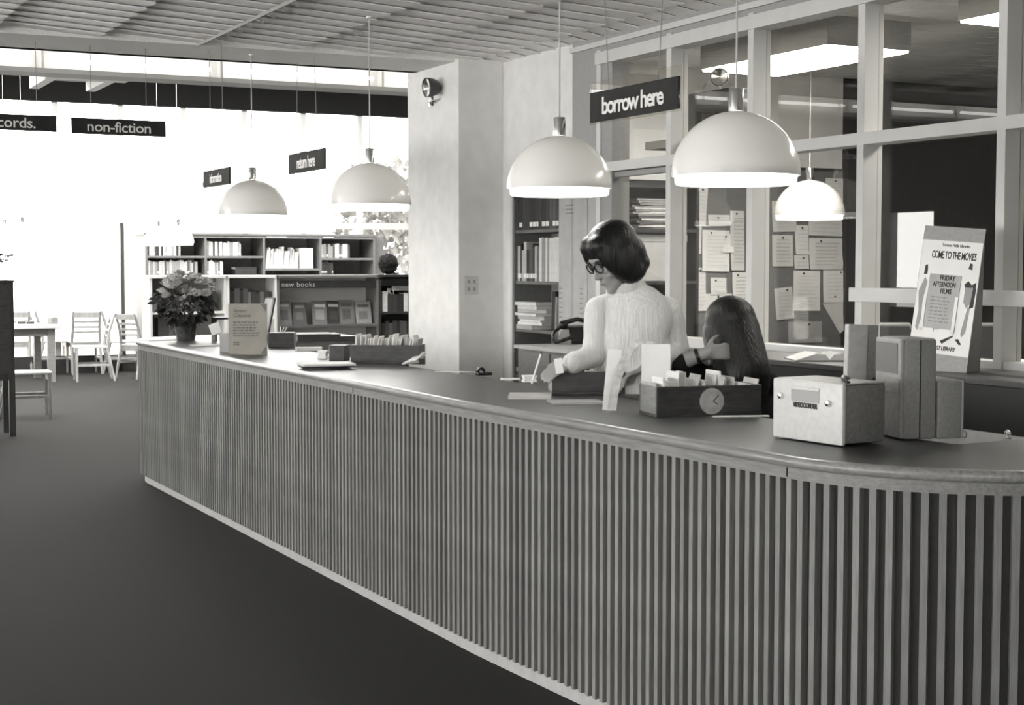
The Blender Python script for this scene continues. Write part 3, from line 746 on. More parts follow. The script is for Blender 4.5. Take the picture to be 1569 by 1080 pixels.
row(Wb - 0.125, Wb - 0.022, 0.02, 1.42, Mb, 'in the right run, second shelf, wall bookcase', 'books in the wall bookcase', [0, 2, 1], hs=(0.24, 0.27), ths=(0.025, 0.035), dp=0.2, lab=0.6)
row(0.5, Wb - 0.03, 0.02, 1.105, Mb, 'on the third shelf of the wall bookcase', 'books in the wall bookcase', [1, 3, 1, 0, 4, 2], hs=(0.18, 0.27), ths=(0.02, 0.05), dp=0.2, lean=0.08)
def flat_stack(M, n, label, group, tones, w=(0.18, 0.24), d_=(0.14, 0.2), th=(0.012, 0.03), jit=0.03):
    z = 0.0
    for k in range(n):
        t = random.uniform(*th)
        me = book_mesh(t, random.uniform(*w), random.uniform(*d_), random.choice(tones))
        o = link('book', me); tag(o, '%s from the bottom, %s' % (nth(k), label), 'book', group)
        o.matrix_world = M @ TR(random.uniform(-jit, jit), random.uniform(-jit * .3, jit), z + t, 0, PI / 2, random.uniform(-.12, .12))
        z += t + 0.001
flat_stack(Mb @ TR(0.05, 0.0, 1.105), 8, 'book lying in the untidy pile, third shelf, wall bookcase', 'piled books in the wall bookcase', [6, 1, 7, 2, 5, 0], w=(0.24, 0.34))
flat_stack(Mb @ TR(0.08, 0.0, 0.8), 5, 'book in the low pile at the bottom, wall bookcase', 'piled books in the wall bookcase', [3, 6, 2, 4], w=(0.3, 0.4), th=(0.02, 0.05))
flat_stack(Mb @ TR(0.46, 0.0, 0.8), 2, 'dark flat book right of the low pile in the wall bookcase', 'piled books in the wall bookcase', [1, 0], w=(0.28, 0.3), th=(0.03, 0.06))
p = Mb @ Vector((0.5, 0.2, 0.8)); o = link('card_sheet', MB().box((0, 0, 0), (0.28, 0.003, 0.24)).mesh('card_sheet', M_paper)); tag(o, 'pale sheet propped at the back of the wall bookcase', 'sheet'); o.matrix_world = Mb @ TR(0.5, 0.2, 0.895, -0.1)
# charts on the grey wall
def chart(px0, px1, y0, y1, label, nl=0):
    a = at(px0, y0, X=XW); b = at(px1, y1, X=XW)
    zt = a.z; zb_ = at(px0, y1, X=XW).z; W = a.y - b.y
    t = thing('wall_chart', label, 'chart', (XW - 0.003, a.y, zb_), -PI / 2)
    MB().box((0, 0, 0), (W, 0.002, zt - zb_)).build('sheet', M_greypaper, t)
    return t, W, zt - zb_
t, W, H = chart(857, 900, 305, 560, 'tall grey paper chart pinned beside the wall bookcase')
mb = MB()
for (u, w_, v0, v1, n) in ((0.25, 0.3, 0.9, 0.97, 3), (0.02, 0.12, 0.28, 0.48, 7), (0.75, 0.13, 0.28, 0.48, 7)): lines(mb, u * W, (u + w_) * W, v0 * H, v1 * H, n, 0.0, 0.003)
mb.build('printing', mat('mid_ink', 0.16, 0.8), t)['kind'] = 'stuff'
t, W, H = chart(902, 914, 300, 560, 'narrow pale paper strip right of the tall chart')
mb = MB(); lines(mb, 0.01, W - 0.01, 0.3 * H, 0.5 * H, 8, 0.0, 0.002); mb.build('printing', M_faint, t)['kind'] = 'stuff'
# ------------------------------------------------------------------ pin board with notes
xp0, xp1 = at(1052, 300, Y=YP).x, xd0 - 0.01
zp0, zp1 = at(1200, 545, Y=YP).z, at(1250, 262, Y=YP).z
pb = thing('pin_board', 'grey pin board on the workroom wall behind the glass', 'board', (0, YP, 0))
MB().box((xp0, -0.02, zp0), (xp1, 0, zp1)).build('board', M_cork, pb)
MB().box((xp0, -0.03, zp1), (xp1, 0, zp1 + 0.02)).build('top_rail', M_dark, pb)
MB().box((xp0 - 0.06, -0.05, zp0 - 0.2), (xp0 + 0.015, -0.005, zp1 + 0.1)).build('side_post', M_dark, pb)
notes = [(1062, 285, 1082, 345, .09, 'long curled paper strip at the top left of the pin board', 1), (1082, 329, 1115, 346, 0, 'small printed card at the top of the left pin board', 2),
 (1116, 323, 1136, 414, 0, 'tall handwritten sheet left of the white mullion', 3), (1060, 346, 1072, 388, .05, 'narrow sheet at the far left edge of the notes', 1),
 (1073, 352, 1114, 415, 0.02, 'large plain sheet in the middle of the left notes', 1), (1101, 358, 1120, 387, 0, 'small slip overlapping the large plain sheet', 0),
 (1060, 410, 1078, 476, 0, 'narrow tall sheet low on the left notes', 1), (1086, 425, 1110, 451, 0.03, 'small square note with a pin, above the seated woman', 1),
 (1078, 450, 1118, 490, 0, 'wide sheet just over the seated woman', 1), (1119, 417, 1139, 470, 0, 'sheet with a heading next to the white mullion', 3),
 (1180, 308, 1216, 356, -.03, 'white sheet partly behind the workroom lamp', 1), (1215, 345, 1235, 390, 0, 'narrow note under the workroom lamp', 1),
 (1236, 330, 1287, 361, .02, 'curled white sheet at right under the workroom lamp', 1), (1180, 360, 1211, 408, 0, 'ruled sheet at the left of the right notes', 3),
 (1213, 391, 1235, 412, 0, 'small low slip in the middle of the right notes', 1), (1237, 365, 1287, 413, 0, 'large typed sheet at the right of the notes', 3),
 (1183, 442, 1210, 490, -.08, 'tilted white slip hanging low on the board', 1), (1213, 414, 1253, 475, .02, 'tall blank sheet in the lower middle notes', 1),
 (1258, 413, 1296, 463, 0, 'white sheet overhanging the right edge of the board', 1), (1257, 465, 1300, 520, -.6, 'crumpled folded sheet at the lower right of the board', 1),
 (1205, 493, 1256, 524, 0, 'grey card along the bottom of the board', 0), (1262, 273, 1288, 330, 0, 'sheet at the top right corner of the board', 1)]
for k, (x0, y0, x1, y1, rz, lab, mode) in enumerate(notes):
    A = at(x0, y0, Y=YP); B = at(x1, y1, Y=YP); w = B.x - A.x; h = A.z - B.z
    yy = YP - 0.022 - 0.0012 * (k % 5) - (0.003 if 'slip' in lab else 0)
    t = thing('pinned_note', lab, 'note', (A.x, yy, A.z), group='papers pinned on the workroom board', rot=(0, rz, 0))
    mb = MB(); n = 6
    cur = 0.006 + 0.012 * random.random()
    vs = []; fs = []
    for i in range(n + 1):
        s = i / n; yv = -cur * s * s
        vs += [(0, yv, -h * s), (w, yv * (0.4 + random.random()), -h * s)]
    for i in range(n): fs.append((2 * i, 2 * i + 1, 2 * i + 3, 2 * i + 2))
    m_ = len(vs); vs2 = vs + [(x, y + 0.0006, z) for x, y, z in vs]; fs2 = fs + [tuple(q + m_ for q in f[::-1]) for f in fs]
    mb.add(vs2, fs2); mb.build('sheet', M_greypaper if 'grey' in lab else M_card, t)
    if mode >= 1 and rz > -0.5:
        mb = MB(); lines(mb, w * 0.12, w * 0.9, -h * 0.9, -h * 0.1, max(3, int(h / 0.03)), -cur - 0.012, 0.0022 if mode == 3 else 0.0013)
        mb.build('writing', mat('note_ink', 0.28, 0.8) if mode == 3 else M_faint, t)['kind'] = 'stuff'
    MB().ball((w * random.uniform(0.3, 0.7), -cur * 0.02 - 0.006, -0.02), 0.008, sub=1).build('pin', M_dark, t)
# papers on shelves behind the door
ws = thing('workroom_shelf', 'dark workroom shelving holding paper stacks, seen through the door', 'shelving', (XW + 0.36, YP, 0))
xw1 = at(1024, 300, Y=YP).x - XW - 0.36
for z in (0.1, 1.0, 1.42, 1.76, 2.05): MB().box((0, -0.35, z - 0.02), (xw1, 0, z)).build('shelf', M_dark, ws)
MB().box((-0.02, -0.35, 0), (0, 0, 2.1)).build('side_panel', M_darkcase, ws); MB().box((xw1, -0.35, 0), (xw1 + 0.02, 0, 2.1)).build('side_panel', M_darkcase, ws)
MB().box((0, -0.02, 0), (xw1, 0, 2.1)).build('back_panel', M_darkcase, ws)
for k in range(14):
    z = 1.76 + 0.0145 * k
    o = link('paper_stack', MB().box((-0.16 + random.uniform(-.02, .02), -0.12, 0), (0.16 + random.uniform(-.04, .04), 0.12, 0.012)).mesh('paper_stack', BOOKM[random.choice([3, 4, 6, 2])]))
    tag(o, '%s folder from the bottom of the loose pile on the workroom shelf' % nth(k), 'folder', 'folders on the workroom shelf'); o.location = (XW + 0.36 + xw1 * 0.62, YP - 0.19, z); o.rotation_euler = (0, 0, random.uniform(-.15, .15))
o = link('storage_carton', MB().box((0, 0, 0), (0.42, 0.25, 0.3), bev=0.004).box((-0.006, -0.006, 0.26), (0.426, 0.256, 0.305)).mesh('storage_carton', M_greypaper)); tag(o, 'grey carton on the workroom shelf below the folders', 'box'); o.location = (XW + 0.36 + xw1 * 0.35, YP - 0.3, 1.42)
# ------------------------------------------------------------------ things on the counter
ZT = 1.0005
def tray(label, c, rz, L, Wd, H, n, cards_label, grp, tones=(0,), endm=None, kind='card', tall=0.05):
    """open card tray, corner at c, long side along local x"""
    t = thing('card_tray', label, 'tray', c, rz)
    th = 0.01
    MB().box((0, 0, 0), (L, Wd, th)).build('base', M_tray, t)
    MB().box((0, 0, th), (L, th, H), bev=0.002).build('side', M_tray, t); MB().box((0, Wd - th, th), (L, Wd, H), bev=0.002).build('side', M_tray, t)
    MB().box((0, th, th), (th, Wd - th, H), bev=0.002).build('end', endm or M_trayend, t); MB().box((L - th, th, th), (L, Wd - th, H), bev=0.002).build('end', endm or M_trayend, t)
    Mx = Matrix.Translation(c) @ Matrix.Rotation(rz, 4, 'Z')
    return t, Mx
def cards(Mx, L, Wd, H, n, label, group, hrange=(0.02, 0.05), wr=(0.85, 1.0), lean=(-0.15, 0.25), x0=0.02, x1=None):
    x1 = x1 or L - 0.025
    for k in range(n):
        x = x0 + (x1 - x0) * (k + 0.5) / n
        h = H - 0.012 + random.uniform(*hrange); w = (Wd - 0.024) * random.uniform(*wr)
        th = random.uniform(0.0015, 0.008)
        o = link('index_card', MB().box((0, 0, 0), (th, w, h)).mesh('index_card', random.choice([M_paper, M_card, M_card, BOOKM[5], BOOKM[6]])))
        tag(o, '%s card from the left, %s' % (nth(k), label), 'card', group)
        o.matrix_world = Mx @ TR(x, 0.012 + random.random() * max(0, Wd - 0.024 - w), 0.011, 0, random.uniform(*lean), random.uniform(-.03, .03))
# nearer tray with round sticker
c = at(1006, 639.7, Z=ZT); c2 = at(1167, 635, Z=ZT)
rz = math.atan2(c2.y - c.y, c2.x - c.x); L = (c2 - c).length
TW, THH = 0.17, 0.106
t, Mx = tray('dark wooden card tray with a round sticker on its side', c, rz, L, TW, THH, 0, '', '')
cx_, cz_ = L * 0.52, 0.052
MB().lathe([(0.0, 0.0012), (0.046, 0.0012), (0.046, 0.0)], 32, TR(cx_, 0, cz_, PI / 2)).build('round_sticker', mat('apple_sticker', 0.4, 0.6, 0.3, 22), t)
for a, l in ((0.8, 0.03), (-0.6, 0.022)): MB().box((0, -0.0022, -0.0015), (l, -0.0012, 0.0015), M=TR(cx_ + 0.005, 0, cz_, 0, -a, 0)).build('sticker_mark', M_ink, t)
cards(Mx, L, TW, THH, 26, 'filed in the tray with the round sticker', 'cards in the sticker tray', (0.0, 0.05), (0.5, 1.0), (-0.3, 0.4))
# wide papers sticking up from the same tray
def sheet(name, label, cat, M, w, h, m, th=0.0015, bend=0.0, group=None):
    mb = MB(); n = 6; vs = []; fs = []
    for i in range(n + 1):
        s = i / n; y = bend * math.sin(s * PI)
        vs += [(0, y, h * s), (w, y, h * s), (0, y + th, h * s), (w, y + th, h * s)]
    for i in range(n):
        a = 4 * i; fs += [(a, a + 1, a + 5, a + 4), (a + 2, a + 6, a + 7, a + 3), (a, a + 4, a + 6, a + 2), (a + 1, a + 3, a + 7, a + 5)]
    fs += [(0, 2, 3, 1), (4 * n, 4 * n + 1, 4 * n + 3, 4 * n + 2)]
    o = mb.add(vs, fs).build(name, m); tag(o, label, cat, group); o.matrix_world = M
    return o
Rc = Matrix.Rotation(-YAW, 4, 'Z')           # faces the viewer's side of the counter
def stand(px, py, z=ZT, tilt=0.0, yawd=0.0, roll=0.0, d=None):
    p = at(px, py, Z=z) if d is None else at(px, py, d=d)
    return Matrix.Translation(p) @ Rc @ Euler((tilt, roll, math.radians(yawd))).to_matrix().to_4x4()
sheet('paper_sheet', 'large white sheet standing up behind the sticker tray', 'paper', stand(983, 600, d=5.6, tilt=-0.1), 0.105, 0.172, M_paper)
t = thing('pamphlet', 'white folded pamphlet standing on end beside the sticker tray', 'pamphlet', (0, 0, 0))
t.matrix_world = stand(923, 628, tilt=-0.12, roll=0.1)
MB().box((0, 0, 0), (0.05, 0.003, 0.225)).build('front_leaf', M_paper, t)
MB().box((0.0, 0.0, 0), (0.05, 0.003, 0.225), M=TR(0.0, 0.012, 0.0, -0.05)).build('back_leaf', M_paper, t)
t = thing('plastic_holder', 'curved clear plastic leaflet holder leaning over the pamphlet', 'holder', (0, 0, 0))
t.matrix_world = stand(932, 629.5)
pts = [(0.012, -0.01, 0.002), (0.02, 0.0, 0.06), (0.035, 0.02, 0.12), (0.06, 0.05, 0.18), (0.085, 0.09, 0.22), (0.12, 0.12, 0.245)]
mb = MB()
for x0, x1 in ((0, 0.032),):
    vs = []; fs = []
    for q in pts: vs += [(q[0] - 0.016, q[1], q[2]), (q[0] + 0.016, q[1], q[2]), (q[0] - 0.016, q[1] + 0.003, q[2] + 0.001), (q[0] + 0.016, q[1] + 0.003, q[2] + 0.001)]
    for i in range(len(pts) - 1):
        a = 4 * i; fs += [(a, a + 1, a + 5, a + 4), (a + 2, a + 6, a + 7, a + 3), (a, a + 4, a + 6, a + 2), (a + 1, a + 3, a + 7, a + 5)]
    mb.add(vs, fs)
mb.build('front_strip', mat('plastic_strip', 0.5, 0.2, 0.3, 30, spec=0.7), t, smooth=True)
mb = MB(); P2 = [(0.205, 0.12, 0.075), (0.195, 0.12, 0.14), (0.175, 0.12, 0.21), (0.16, 0.12, 0.245), (0.12, 0.12, 0.247)]
vs = []; fs = []
for q in P2: vs += [(q[0] - 0.014, q[1], q[2]), (q[0] + 0.014, q[1], q[2]), (q[0] - 0.014, q[1] + 0.003, q[2]), (q[0] + 0.014, q[1] + 0.003, q[2])]
for i in range(len(P2) - 1):
    a = 4 * i; fs += [(a, a + 1, a + 5, a + 4), (a + 2, a + 6, a + 7, a + 3), (a, a + 4, a + 6, a + 2), (a + 1, a + 3, a + 7, a + 5)]
mb.add(vs, fs).build('back_strip', mat('plastic_strip', 0.5), t, smooth=True)
# tray of the standing woman
c = at(846, 604.5, Z=ZT); c2 = at(921.8, 604, Z=ZT); rz = math.atan2(c2.y - c.y, c2.x - c.x)
t, Mx = tray('dark card tray the standing woman is searching', c, rz, 0.30, 0.165, 0.092, 0, '', '')
cards(Mx, 0.30, 0.165, 0.092, 18, 'upright in the tray under the woman\'s hand', 'cards in the woman\'s tray', (-0.004, 0.022), (0.8, 1.0), (-0.1, 0.3))
sheet('index_card', 'single white card pulled up at the woman\'s fingertips', 'card', stand(852, 573, d=6.25, tilt=-0.2, roll=-0.15), 0.032, 0.062, M_paper)
# folders lying in front of that tray
def flat(name, label, cat, px, py, w, d_, h, rz, m, z=ZT, pages=None):
    p = at(px, py, Z=z)
    mb = MB().slot(0).box((-w / 2, -d_ / 2, 0), (w / 2, d_ / 2, h * 0.25)).box((-w / 2, -d_ / 2, h * 0.75), (w / 2, d_ / 2, h)).slot(1).box((-w / 2 + 0.003, -d_ / 2 + 0.003, h * 0.25), (w / 2 - 0.003, d_ / 2 - 0.003, h * 0.75))
    o = link(name, mb.mesh(name, [m, pages or M_pages])); tag(o, label, cat); o.location = p; o.rotation_euler = (0, 0, rz)
    return o
flat('folder', 'grey folder lying before the woman\'s tray', 'folder', 812, 608, 0.17, 0.24, 0.008, -0.5, M_greypaper)
flat('folder', 'flat grey envelope beside the standing pamphlet', 'envelope', 882, 617, 0.2, 0.16, 0.006, -0.3, mat('envelope_grey', 0.3, 0.7, 0.1))
flat('note_pad', 'white slip pad left of the woman\'s tray', 'pad', 811, 585, 0.06, 0.045, 0.03, -0.2, M_paper, pages=M_paper)
flat('note_pad', 'flat white card at the foot of the wall bookcase', 'card', 782, 582, 0.09, 0.03, 0.008, -0.3, M_paper, pages=M_paper)
p = at(834, 590, Z=ZT)
t = thing('pencil', 'pencil standing slanted by the woman\'s tray', 'pencil', p)
MB().tube([(-0.01, 0.1, 0.0), (0.035, 0.1, 0.13)], 0.005, 6).build('shaft', M_card, t); MB().tube([(0.035, 0.1, 0.13), (0.039, 0.1, 0.142)], [0.005, 0.0015], 6).build('tip', M_ink, t)
p = at(739, 575, Z=ZT)
t = thing('tape_dispenser', 'small black tape dispenser alone on the dark counter top', 'dispenser', p)
MB().box((-0.03, -0.02, 0), (0.045, 0.02, 0.014), bev=0.004).build('base', M_black, t)
MB().lathe([(0.01, -0.012), (0.02, -0.012), (0.02, 0.012), (0.01, 0.012)], 20, TR(-0.01, 0, 0.02, PI / 2), closed=True).build('roll', M_black, t)
t = flat('paper_slip', 'long pale slip lying right of the tape dispenser', 'paper', 700, 570, 0.22, 0.02, 0.003, -0.6, M_paper, pages=M_paper)
# ruler under the sticker tray
flat('ruler', 'pale ruler poking out before the sticker tray', 'ruler', 1135, 638.5, 0.2, 0.02, 0.004, -0.35, M_paper, pages=M_paper)
# far card tray and its neighbours
c = at(537, 557, Z=ZT); c2 = at(642, 558, Z=ZT); rz = math.atan2(c2.y - c.y, c2.x - c.x)
t, Mx = tray('long dark card tray full of pale cards near the column', c, rz, 0.375, 0.16, 0.1, 0, '', '')
cards(Mx, 0.375, 0.16, 0.1, 30, 'standing in the long tray near the column', 'cards in the long far tray', (0.03, 0.06), (0.7, 1.0), (-0.02, 0.25))
p = at(505, 553, Z=ZT)
t = thing('card_box', 'small dark box beside the long far tray', 'box', p, rz)
MB().box((0, 0, 0), (0.085, 0.12, 0.085), bev=0.003).build('body', M_tray, t); MB().box((-0.004, 0.0, 0.0), (0, 0.12, 0.085)).build('pale_end', M_trayend, t)
MB().box((-0.006, 0.05, 0.05), (-0.004, 0.07, 0.068)).build('finger_hole', M_black, t)
flat('slip_pile', 'small white card pile left of the small dark box', 'pile', 495, 549, 0.05, 0.06, 0.045, rz, M_paper, pages=M_paper)
for k, (px, py, w_, h_, m_) in enumerate(((500, 562, 0.3, 0.004, M_greypaper), (497, 559, 0.27, 0.012, BOOKM[2]), (498, 556, 0.27, 0.01, BOOKM[6]))):
    o = flat('magazine', ('loose grey sheet under the magazines', 'lower dark magazine beside the far tray', 'upper pale magazine with a printed cover beside the far tray')[k], 'magazine', 500, 559, w_, 0.2, h_, -0.28 + 0.05 * k, m_, z=ZT + (0, 0.005, 0.018)[k])
p = at(630, 558, Z=ZT)
t = thing('slip_bundle', 'loose bundle of slips lying before the long far tray', 'bundle', p, -0.4)
for k in range(7): MB().box((-0.05, -0.022, 0), (0.05, 0.022, 0.004), M=TR(0.0 + k * 0.006, 0.0, 0.005 + k * 0.006, 0, -0.12 - k * 0.05, 0.15 * k)).build('slip', M_card, t)
MB().box((0.04, -0.03, 0.0), (0.075, 0.03, 0.03), bev=0.003).build('clip', M_dark, t)
# senior citizens sign
p0, p1 = at(350, 543, Z=ZT), at(409.5, 543, Z=ZT)
w = (p1 - p0).length; rz = math.atan2(p1.y - p0.y, p1.x - p0.x); h = 78 * 9.12 / F_PX
t = thing('notice_stand', 'upright grey notice headed Senior Citizens on the counter', 'notice', p0, rz, rot=(-0.03, 0, rz))
np_ = MB().box((0, 0, 0), (w, 0.006, h), bev=0.002).build('panel', M_greypaper, t)
MB().box((-0.004, -0.003, -0.0), (w + 0.004, -0.001, h + 0.002)).build('clear_cover', M_acrylic, t)
text('Senior', 0.032, mat('mid_ink', 0.16), np_, (0.03, -0.0045, h * 0.86), align='LEFT', sp=1.0)
text('Citizens', 0.032, mat('mid_ink', 0.16), np_, (0.03, -0.0045, h * 0.765), align='LEFT', sp=1.0)
mb = MB(); lines(mb, 0.03, w * 0.82, h * 0.34, h * 0.66, 6, -0.0035, 0.0032); lines(mb, 0.03, w * 0.3, h * 0.17, h * 0.26, 2, -0.0035, 0.0028, 0.1); mb.build('printed_lines', mat('mid_ink', 0.16), t)['kind'] = 'stuff'
for (x, z, s) in ((w - 0.03, h - 0.03, 1), (w - 0.03, 0.03, -1)):
    MB().add([(w - 0.036, -0.0036, z + s * 0.025), (w - 0.006, -0.0036, z + s * 0.025), (w - 0.006, -0.0036, z - s * 0.02)], [(0, 1, 2)]).build('corner_ornament', mat('mid_ink', 0.16), t)
t = thing('leaflet_box', 'open grey leaflet box behind the Senior Citizens notice', 'box', at(336, 541, Z=ZT) + Vector((0.01, 0.03, 0)), rz)
MB().box((0, 0, 0), (0.075, 0.1, 0.115), bev=0.003).build('body', M_greypaper, t)
for k in range(3): sheet('x', 'x', 'x', Matrix.Identity(4), 0.05, 0.09, M_card)  if False else MB().box((0.0, 0.02 + k * 0.02, 0.11), (0.06, 0.023 + k * 0.02, 0.175), M=TR(-0.01, 0, 0, 0, -0.35, 0)).build('leaflet', M_card, t)
t = thing('leaflet_rack', 'dark leaflet rack with a black rim left of the notice', 'rack', at(330, 523, Z=ZT), 0)
MB().box((0, 0, 0), (0.012, 0.1, 0.15)).build('upright', M_black, t); MB().box((0, 0, 0.15), (0.14, 0.1, 0.165)).build('shelf', M_black, t)
t = thing('pen_box', 'dark box holding pens right of the Senior Citizens notice', 'box', at(412, 533, Z=ZT) + Vector((0, 0.02, 0)), rz)
MB().box((0, 0, 0), (0.165, 0.11, 0.095), bev=0.004).build('body', M_tray, t)
for x, a in ((0.07, 0.1), (0.078, 0.35), (0.09, 0.5)): MB().tube([(x, 0.05, 0.08), (x + 0.05 * a, 0.05, 0.13)], 0.004, 6).build('pen', M_card, t)
t = thing('book', 'dark open book standing behind the Senior Citizens notice', 'book', at(413, 520, Z=ZT) + Vector((0.0, 0.06, 0)), rz)
MB().box((0, 0, 0), (0.012, 0.16, 0.3), M=TR(0, 0, 0, 0, 0.2, 0.5)).build('cover', BOOKM[1], t); MB().box((-0.012, 0.004, 0.005), (0.0, 0.155, 0.29), M=TR(0, 0, 0, 0, 0.2, 0.5)).build('pages', M_pages, t)
t = flat('letter_tray', 'flat dark letter tray behind the pen box', 'tray', 485, 522, 0.3, 0.25, 0.05, -0.2, M_dark, pages=M_dark)
flat('paper_sheet', 'white sheet lying in the flat letter tray', 'paper', 480, 517, 0.22, 0.2, 0.004, -0.2, M_paper, pages=M_paper).location = t.location + Vector((-0.02, 0, 0.0502))
flat('paper_sheet', 'white papers in front of the letter tray', 'paper', 473, 537, 0.16, 0.08, 0.02, -0.2, M_paper, pages=M_paper)
flat('paper_sheet', 'white leaflets lying at the far left end of the counter', 'paper', 250, 521, 0.3, 0.2, 0.006, 0.2, M_paper, pages=M_paper)
flat('folder', 'grey folder lying right of the flower pot', 'folder', 318, 530, 0.22, 0.16, 0.006, -0.15, M_greypaper)
# ------------------------------------------------------------------ potted chrysanthemum
pp = at(285, 521, Z=ZT)
pt = thing('potted_chrysanthemum', 'potted chrysanthemum with pale blooms at the far end of the counter', 'plant', pp)
MB().lathe([(0.0, 0.0), (0.06, 0.0), (0.066, 0.02), (0.085, 0.13), (0.092, 0.14), (0.088, 0.15), (0.0, 0.14)], 24).build('pot', mat('foil_pot', 0.05, 0.4, 0.6, 40, bump=0.8), pt, smooth=True)
lf = MB(); vs = [(0, 0, 0), (0.02, 0.024, 0.004), (0.046, 0.018, 0.0), (0.066, 0, -0.008), (0.046, -0.018, 0.0), (0.02, -0.024, 0.004), (0.034, 0, -0.005)]
lf.add(vs, [(0, 1, 6), (1, 2, 6), (2, 3, 6), (3, 4, 6), (4, 5, 6), (5, 0, 6)])
lfm = lf.mesh('leaf', mat('dark_leaf', 0.03, 0.5, 0.3, 30, rnd=0.5))
rnd = random.Random(3)
for k in range(210):
    th = rnd.uniform(0, 2 * PI); u = rnd.uniform(0.0, 1.0); r = (0.06 + 0.13 * math.sin(u * PI * 0.72)) * rnd.uniform(0.6, 1.05)
    o = link('leaf', lfm, pt, (r * math.cos(th), r * math.sin(th), 0.12 + 0.22 * u), (rnd.uniform(-.6, .6), rnd.uniform(-.1, 1.0), th + rnd.uniform(-.5, .5)))
    s = rnd.uniform(0.7, 1.3); o.scale = (s, s, s)
st_ = MB()
bl = MB()
for ring, (n, r, z, tilt) in enumerate(((14, 0.04, 0.004, 0.35), (12, 0.03, 0.012, 0.75), (8, 0.018, 0.018, 1.1))):
    for k in range(n):
        a = 2 * PI * (k + 0.5 * ring) / n
        bl.add([(0, 0, 0), (r * 0.6, 0.006, 0.0), (r, 0, 0.003), (r * 0.6, -0.006, 0.0)], [(0, 1, 2, 3)], TR(0, 0, z, 0, 0, a) @ TR(0, 0, 0, 0, -tilt, 0))
bl.ball((0, 0, 0.014), (0.012, 0.012, 0.012), sub=1)
blm = bl.mesh('blossom', mat('pale_bloom', 0.5, 0.8, 0.15, 60, rnd=0.2))
for k in range(64):
    th = rnd.uniform(0, 2 * PI); r = 0.2 * math.sqrt(rnd.random()); z = 0.345 + 0.09 * (1 - (r / 0.2) ** 2) + rnd.uniform(-.02, .02) - (0.04 if r > 0.17 else 0)
    o = link('blossom', blm, pt, (r * math.cos(th), r * math.sin(th), z), (math.sin(th) * -r * 3.2 + rnd.uniform(-.2, .2), r * 3.2 * math.cos(th) + rnd.uniform(-.2, .2), th)); s = rnd.uniform(1.0, 1.4); o.scale = (s, s, s)
for k in range(9):
    th = 2 * PI * k / 9; st_.tube([(0.02 * math.cos(th), 0.02 * math.sin(th), 0.13), (0.07 * math.cos(th), 0.07 * math.sin(th), 0.25), (0.12 * math.cos(th), 0.12 * math.sin(th), 0.36)], 0.004, 5)
st_.build('stems', mat('dark_leaf', 0.03), pt)
# ------------------------------------------------------------------ recorder and cases at the near end
c = at(1291.6, 685.6, Z=ZT); cL = at(1185, 670, Z=ZT)
w = (cL - c).length; rz = math.atan2(cL.x - c.x, -(cL.y - c.y))          # local x runs from the far to the near corner along the white face
ang = math.atan2(c.y - cL.y, c.x - cL.x)
t = thing('video_recorder', 'boxy recorder with white front panel and dark side on the near counter', 'recorder', cL, ang)
D_, Hh = 0.17, 0.182
MB().box((0.002, 0.004, 0.006), (w - 0.002, D_, Hh), bev=0.012).build('body', mat('grey_vinyl', 0.19, 0.5, 0.15, 90, bump=0.1), t, smooth=True)
fp_ = MB().box((0, -0.004, 0.003), (w, 0.012, Hh + 0.002), bev=0.006).build('front_panel', mat('white_enamel', 0.62, 0.35, 0.06, 50), t, smooth=True)
MB().box((0.004, 0.01, Hh - 0.002), (w - 0.004, D_ * 0.98, Hh + 0.003), bev=0.002).build('top_panel', mat('pale_vinyl', 0.4, 0.4, 0.1, 60), t)
MB().box((w * 0.28, -0.0055, Hh * 0.66), (w * 0.68, -0.0035, Hh * 0.86)).build('label_plate', mat('plate_grey', 0.38, 0.5), t)
MB().box((w * 0.28, -0.009, Hh * 0.85), (w * 0.69, -0.0035, Hh * 0.91), bev=0.002).build('handle_lip', mat('white_enamel', 0.62), t)
text('VIDEOCORDER', 0.021, M_ink, fp_, (w * 0.485, -0.0062, Hh * 0.6), bold=0.0006, sp=0.85, sx=0.82)
for x, z in ((w * 0.14, Hh * 0.72), (w * 0.82, Hh * 0.68)):
    MB().lathe([(0.0, 0.012), (0.008, 0.011), (0.01, 0.004), (0.01, 0.0)], 16, TR(x, -0.004, z, PI / 2)).build('knob', M_chrome, fp_, smooth=True)
for y in (0.03, D_ - 0.02):
    for z in (0.03, Hh - 0.02): MB().ball((w + 0.0, y, z), 0.003, sub=1).build('rivet', M_chrome, t)
hm = MB().tube([(w - 0.012, 0.03, Hh + 0.003), (w - 0.04, 0.035, Hh + 0.012), (w - 0.1, 0.09, Hh + 0.014), (w - 0.14, 0.15, Hh + 0.004)], 0.006, 8).build('strap_handle', M_black, t, smooth=True)
# tall carrying case
m_case = mat('case_vinyl', 0.25, 0.5, 0.12, 100, bump=0.08); m_case2 = mat('case_front', 0.3, 0.5, 0.1, 60)
c = at(1384, 675, Z=ZT); RC = math.radians(-16)
def along_px(c, a, px, lim=0.6):
    s = 0.0
    while s < lim and (proj(c + Vector((math.cos(a), math.sin(a), 0)) * s)[0] - px) * (1 if px > proj(c)[0] else -1) < 0: s += 0.002
    return s
ls_ = along_px(c, RC, 1434); lf_ = along_px(c, RC + PI / 2, 1345)
t = thing('carrying_case', 'tall grey carrying case standing behind the recorder', 'case', c, RC)
hc = 0.307
MB().box((0.0, 0.0, 0.002), (ls_, lf_, hc), bev=0.01).build('body', m_case, t, smooth=True)
MB().box((-0.012, 0.002, 0.004), (0.004, lf_ - 0.002, hc - 0.002), bev=0.005).build('front_frame', m_case2, t)
MB().box((-0.0145, 0.02, 0.2), (-0.0115, lf_ - 0.01, hc - 0.015)).build('front_panel', mat('case_panel', 0.15, 0.6), t)
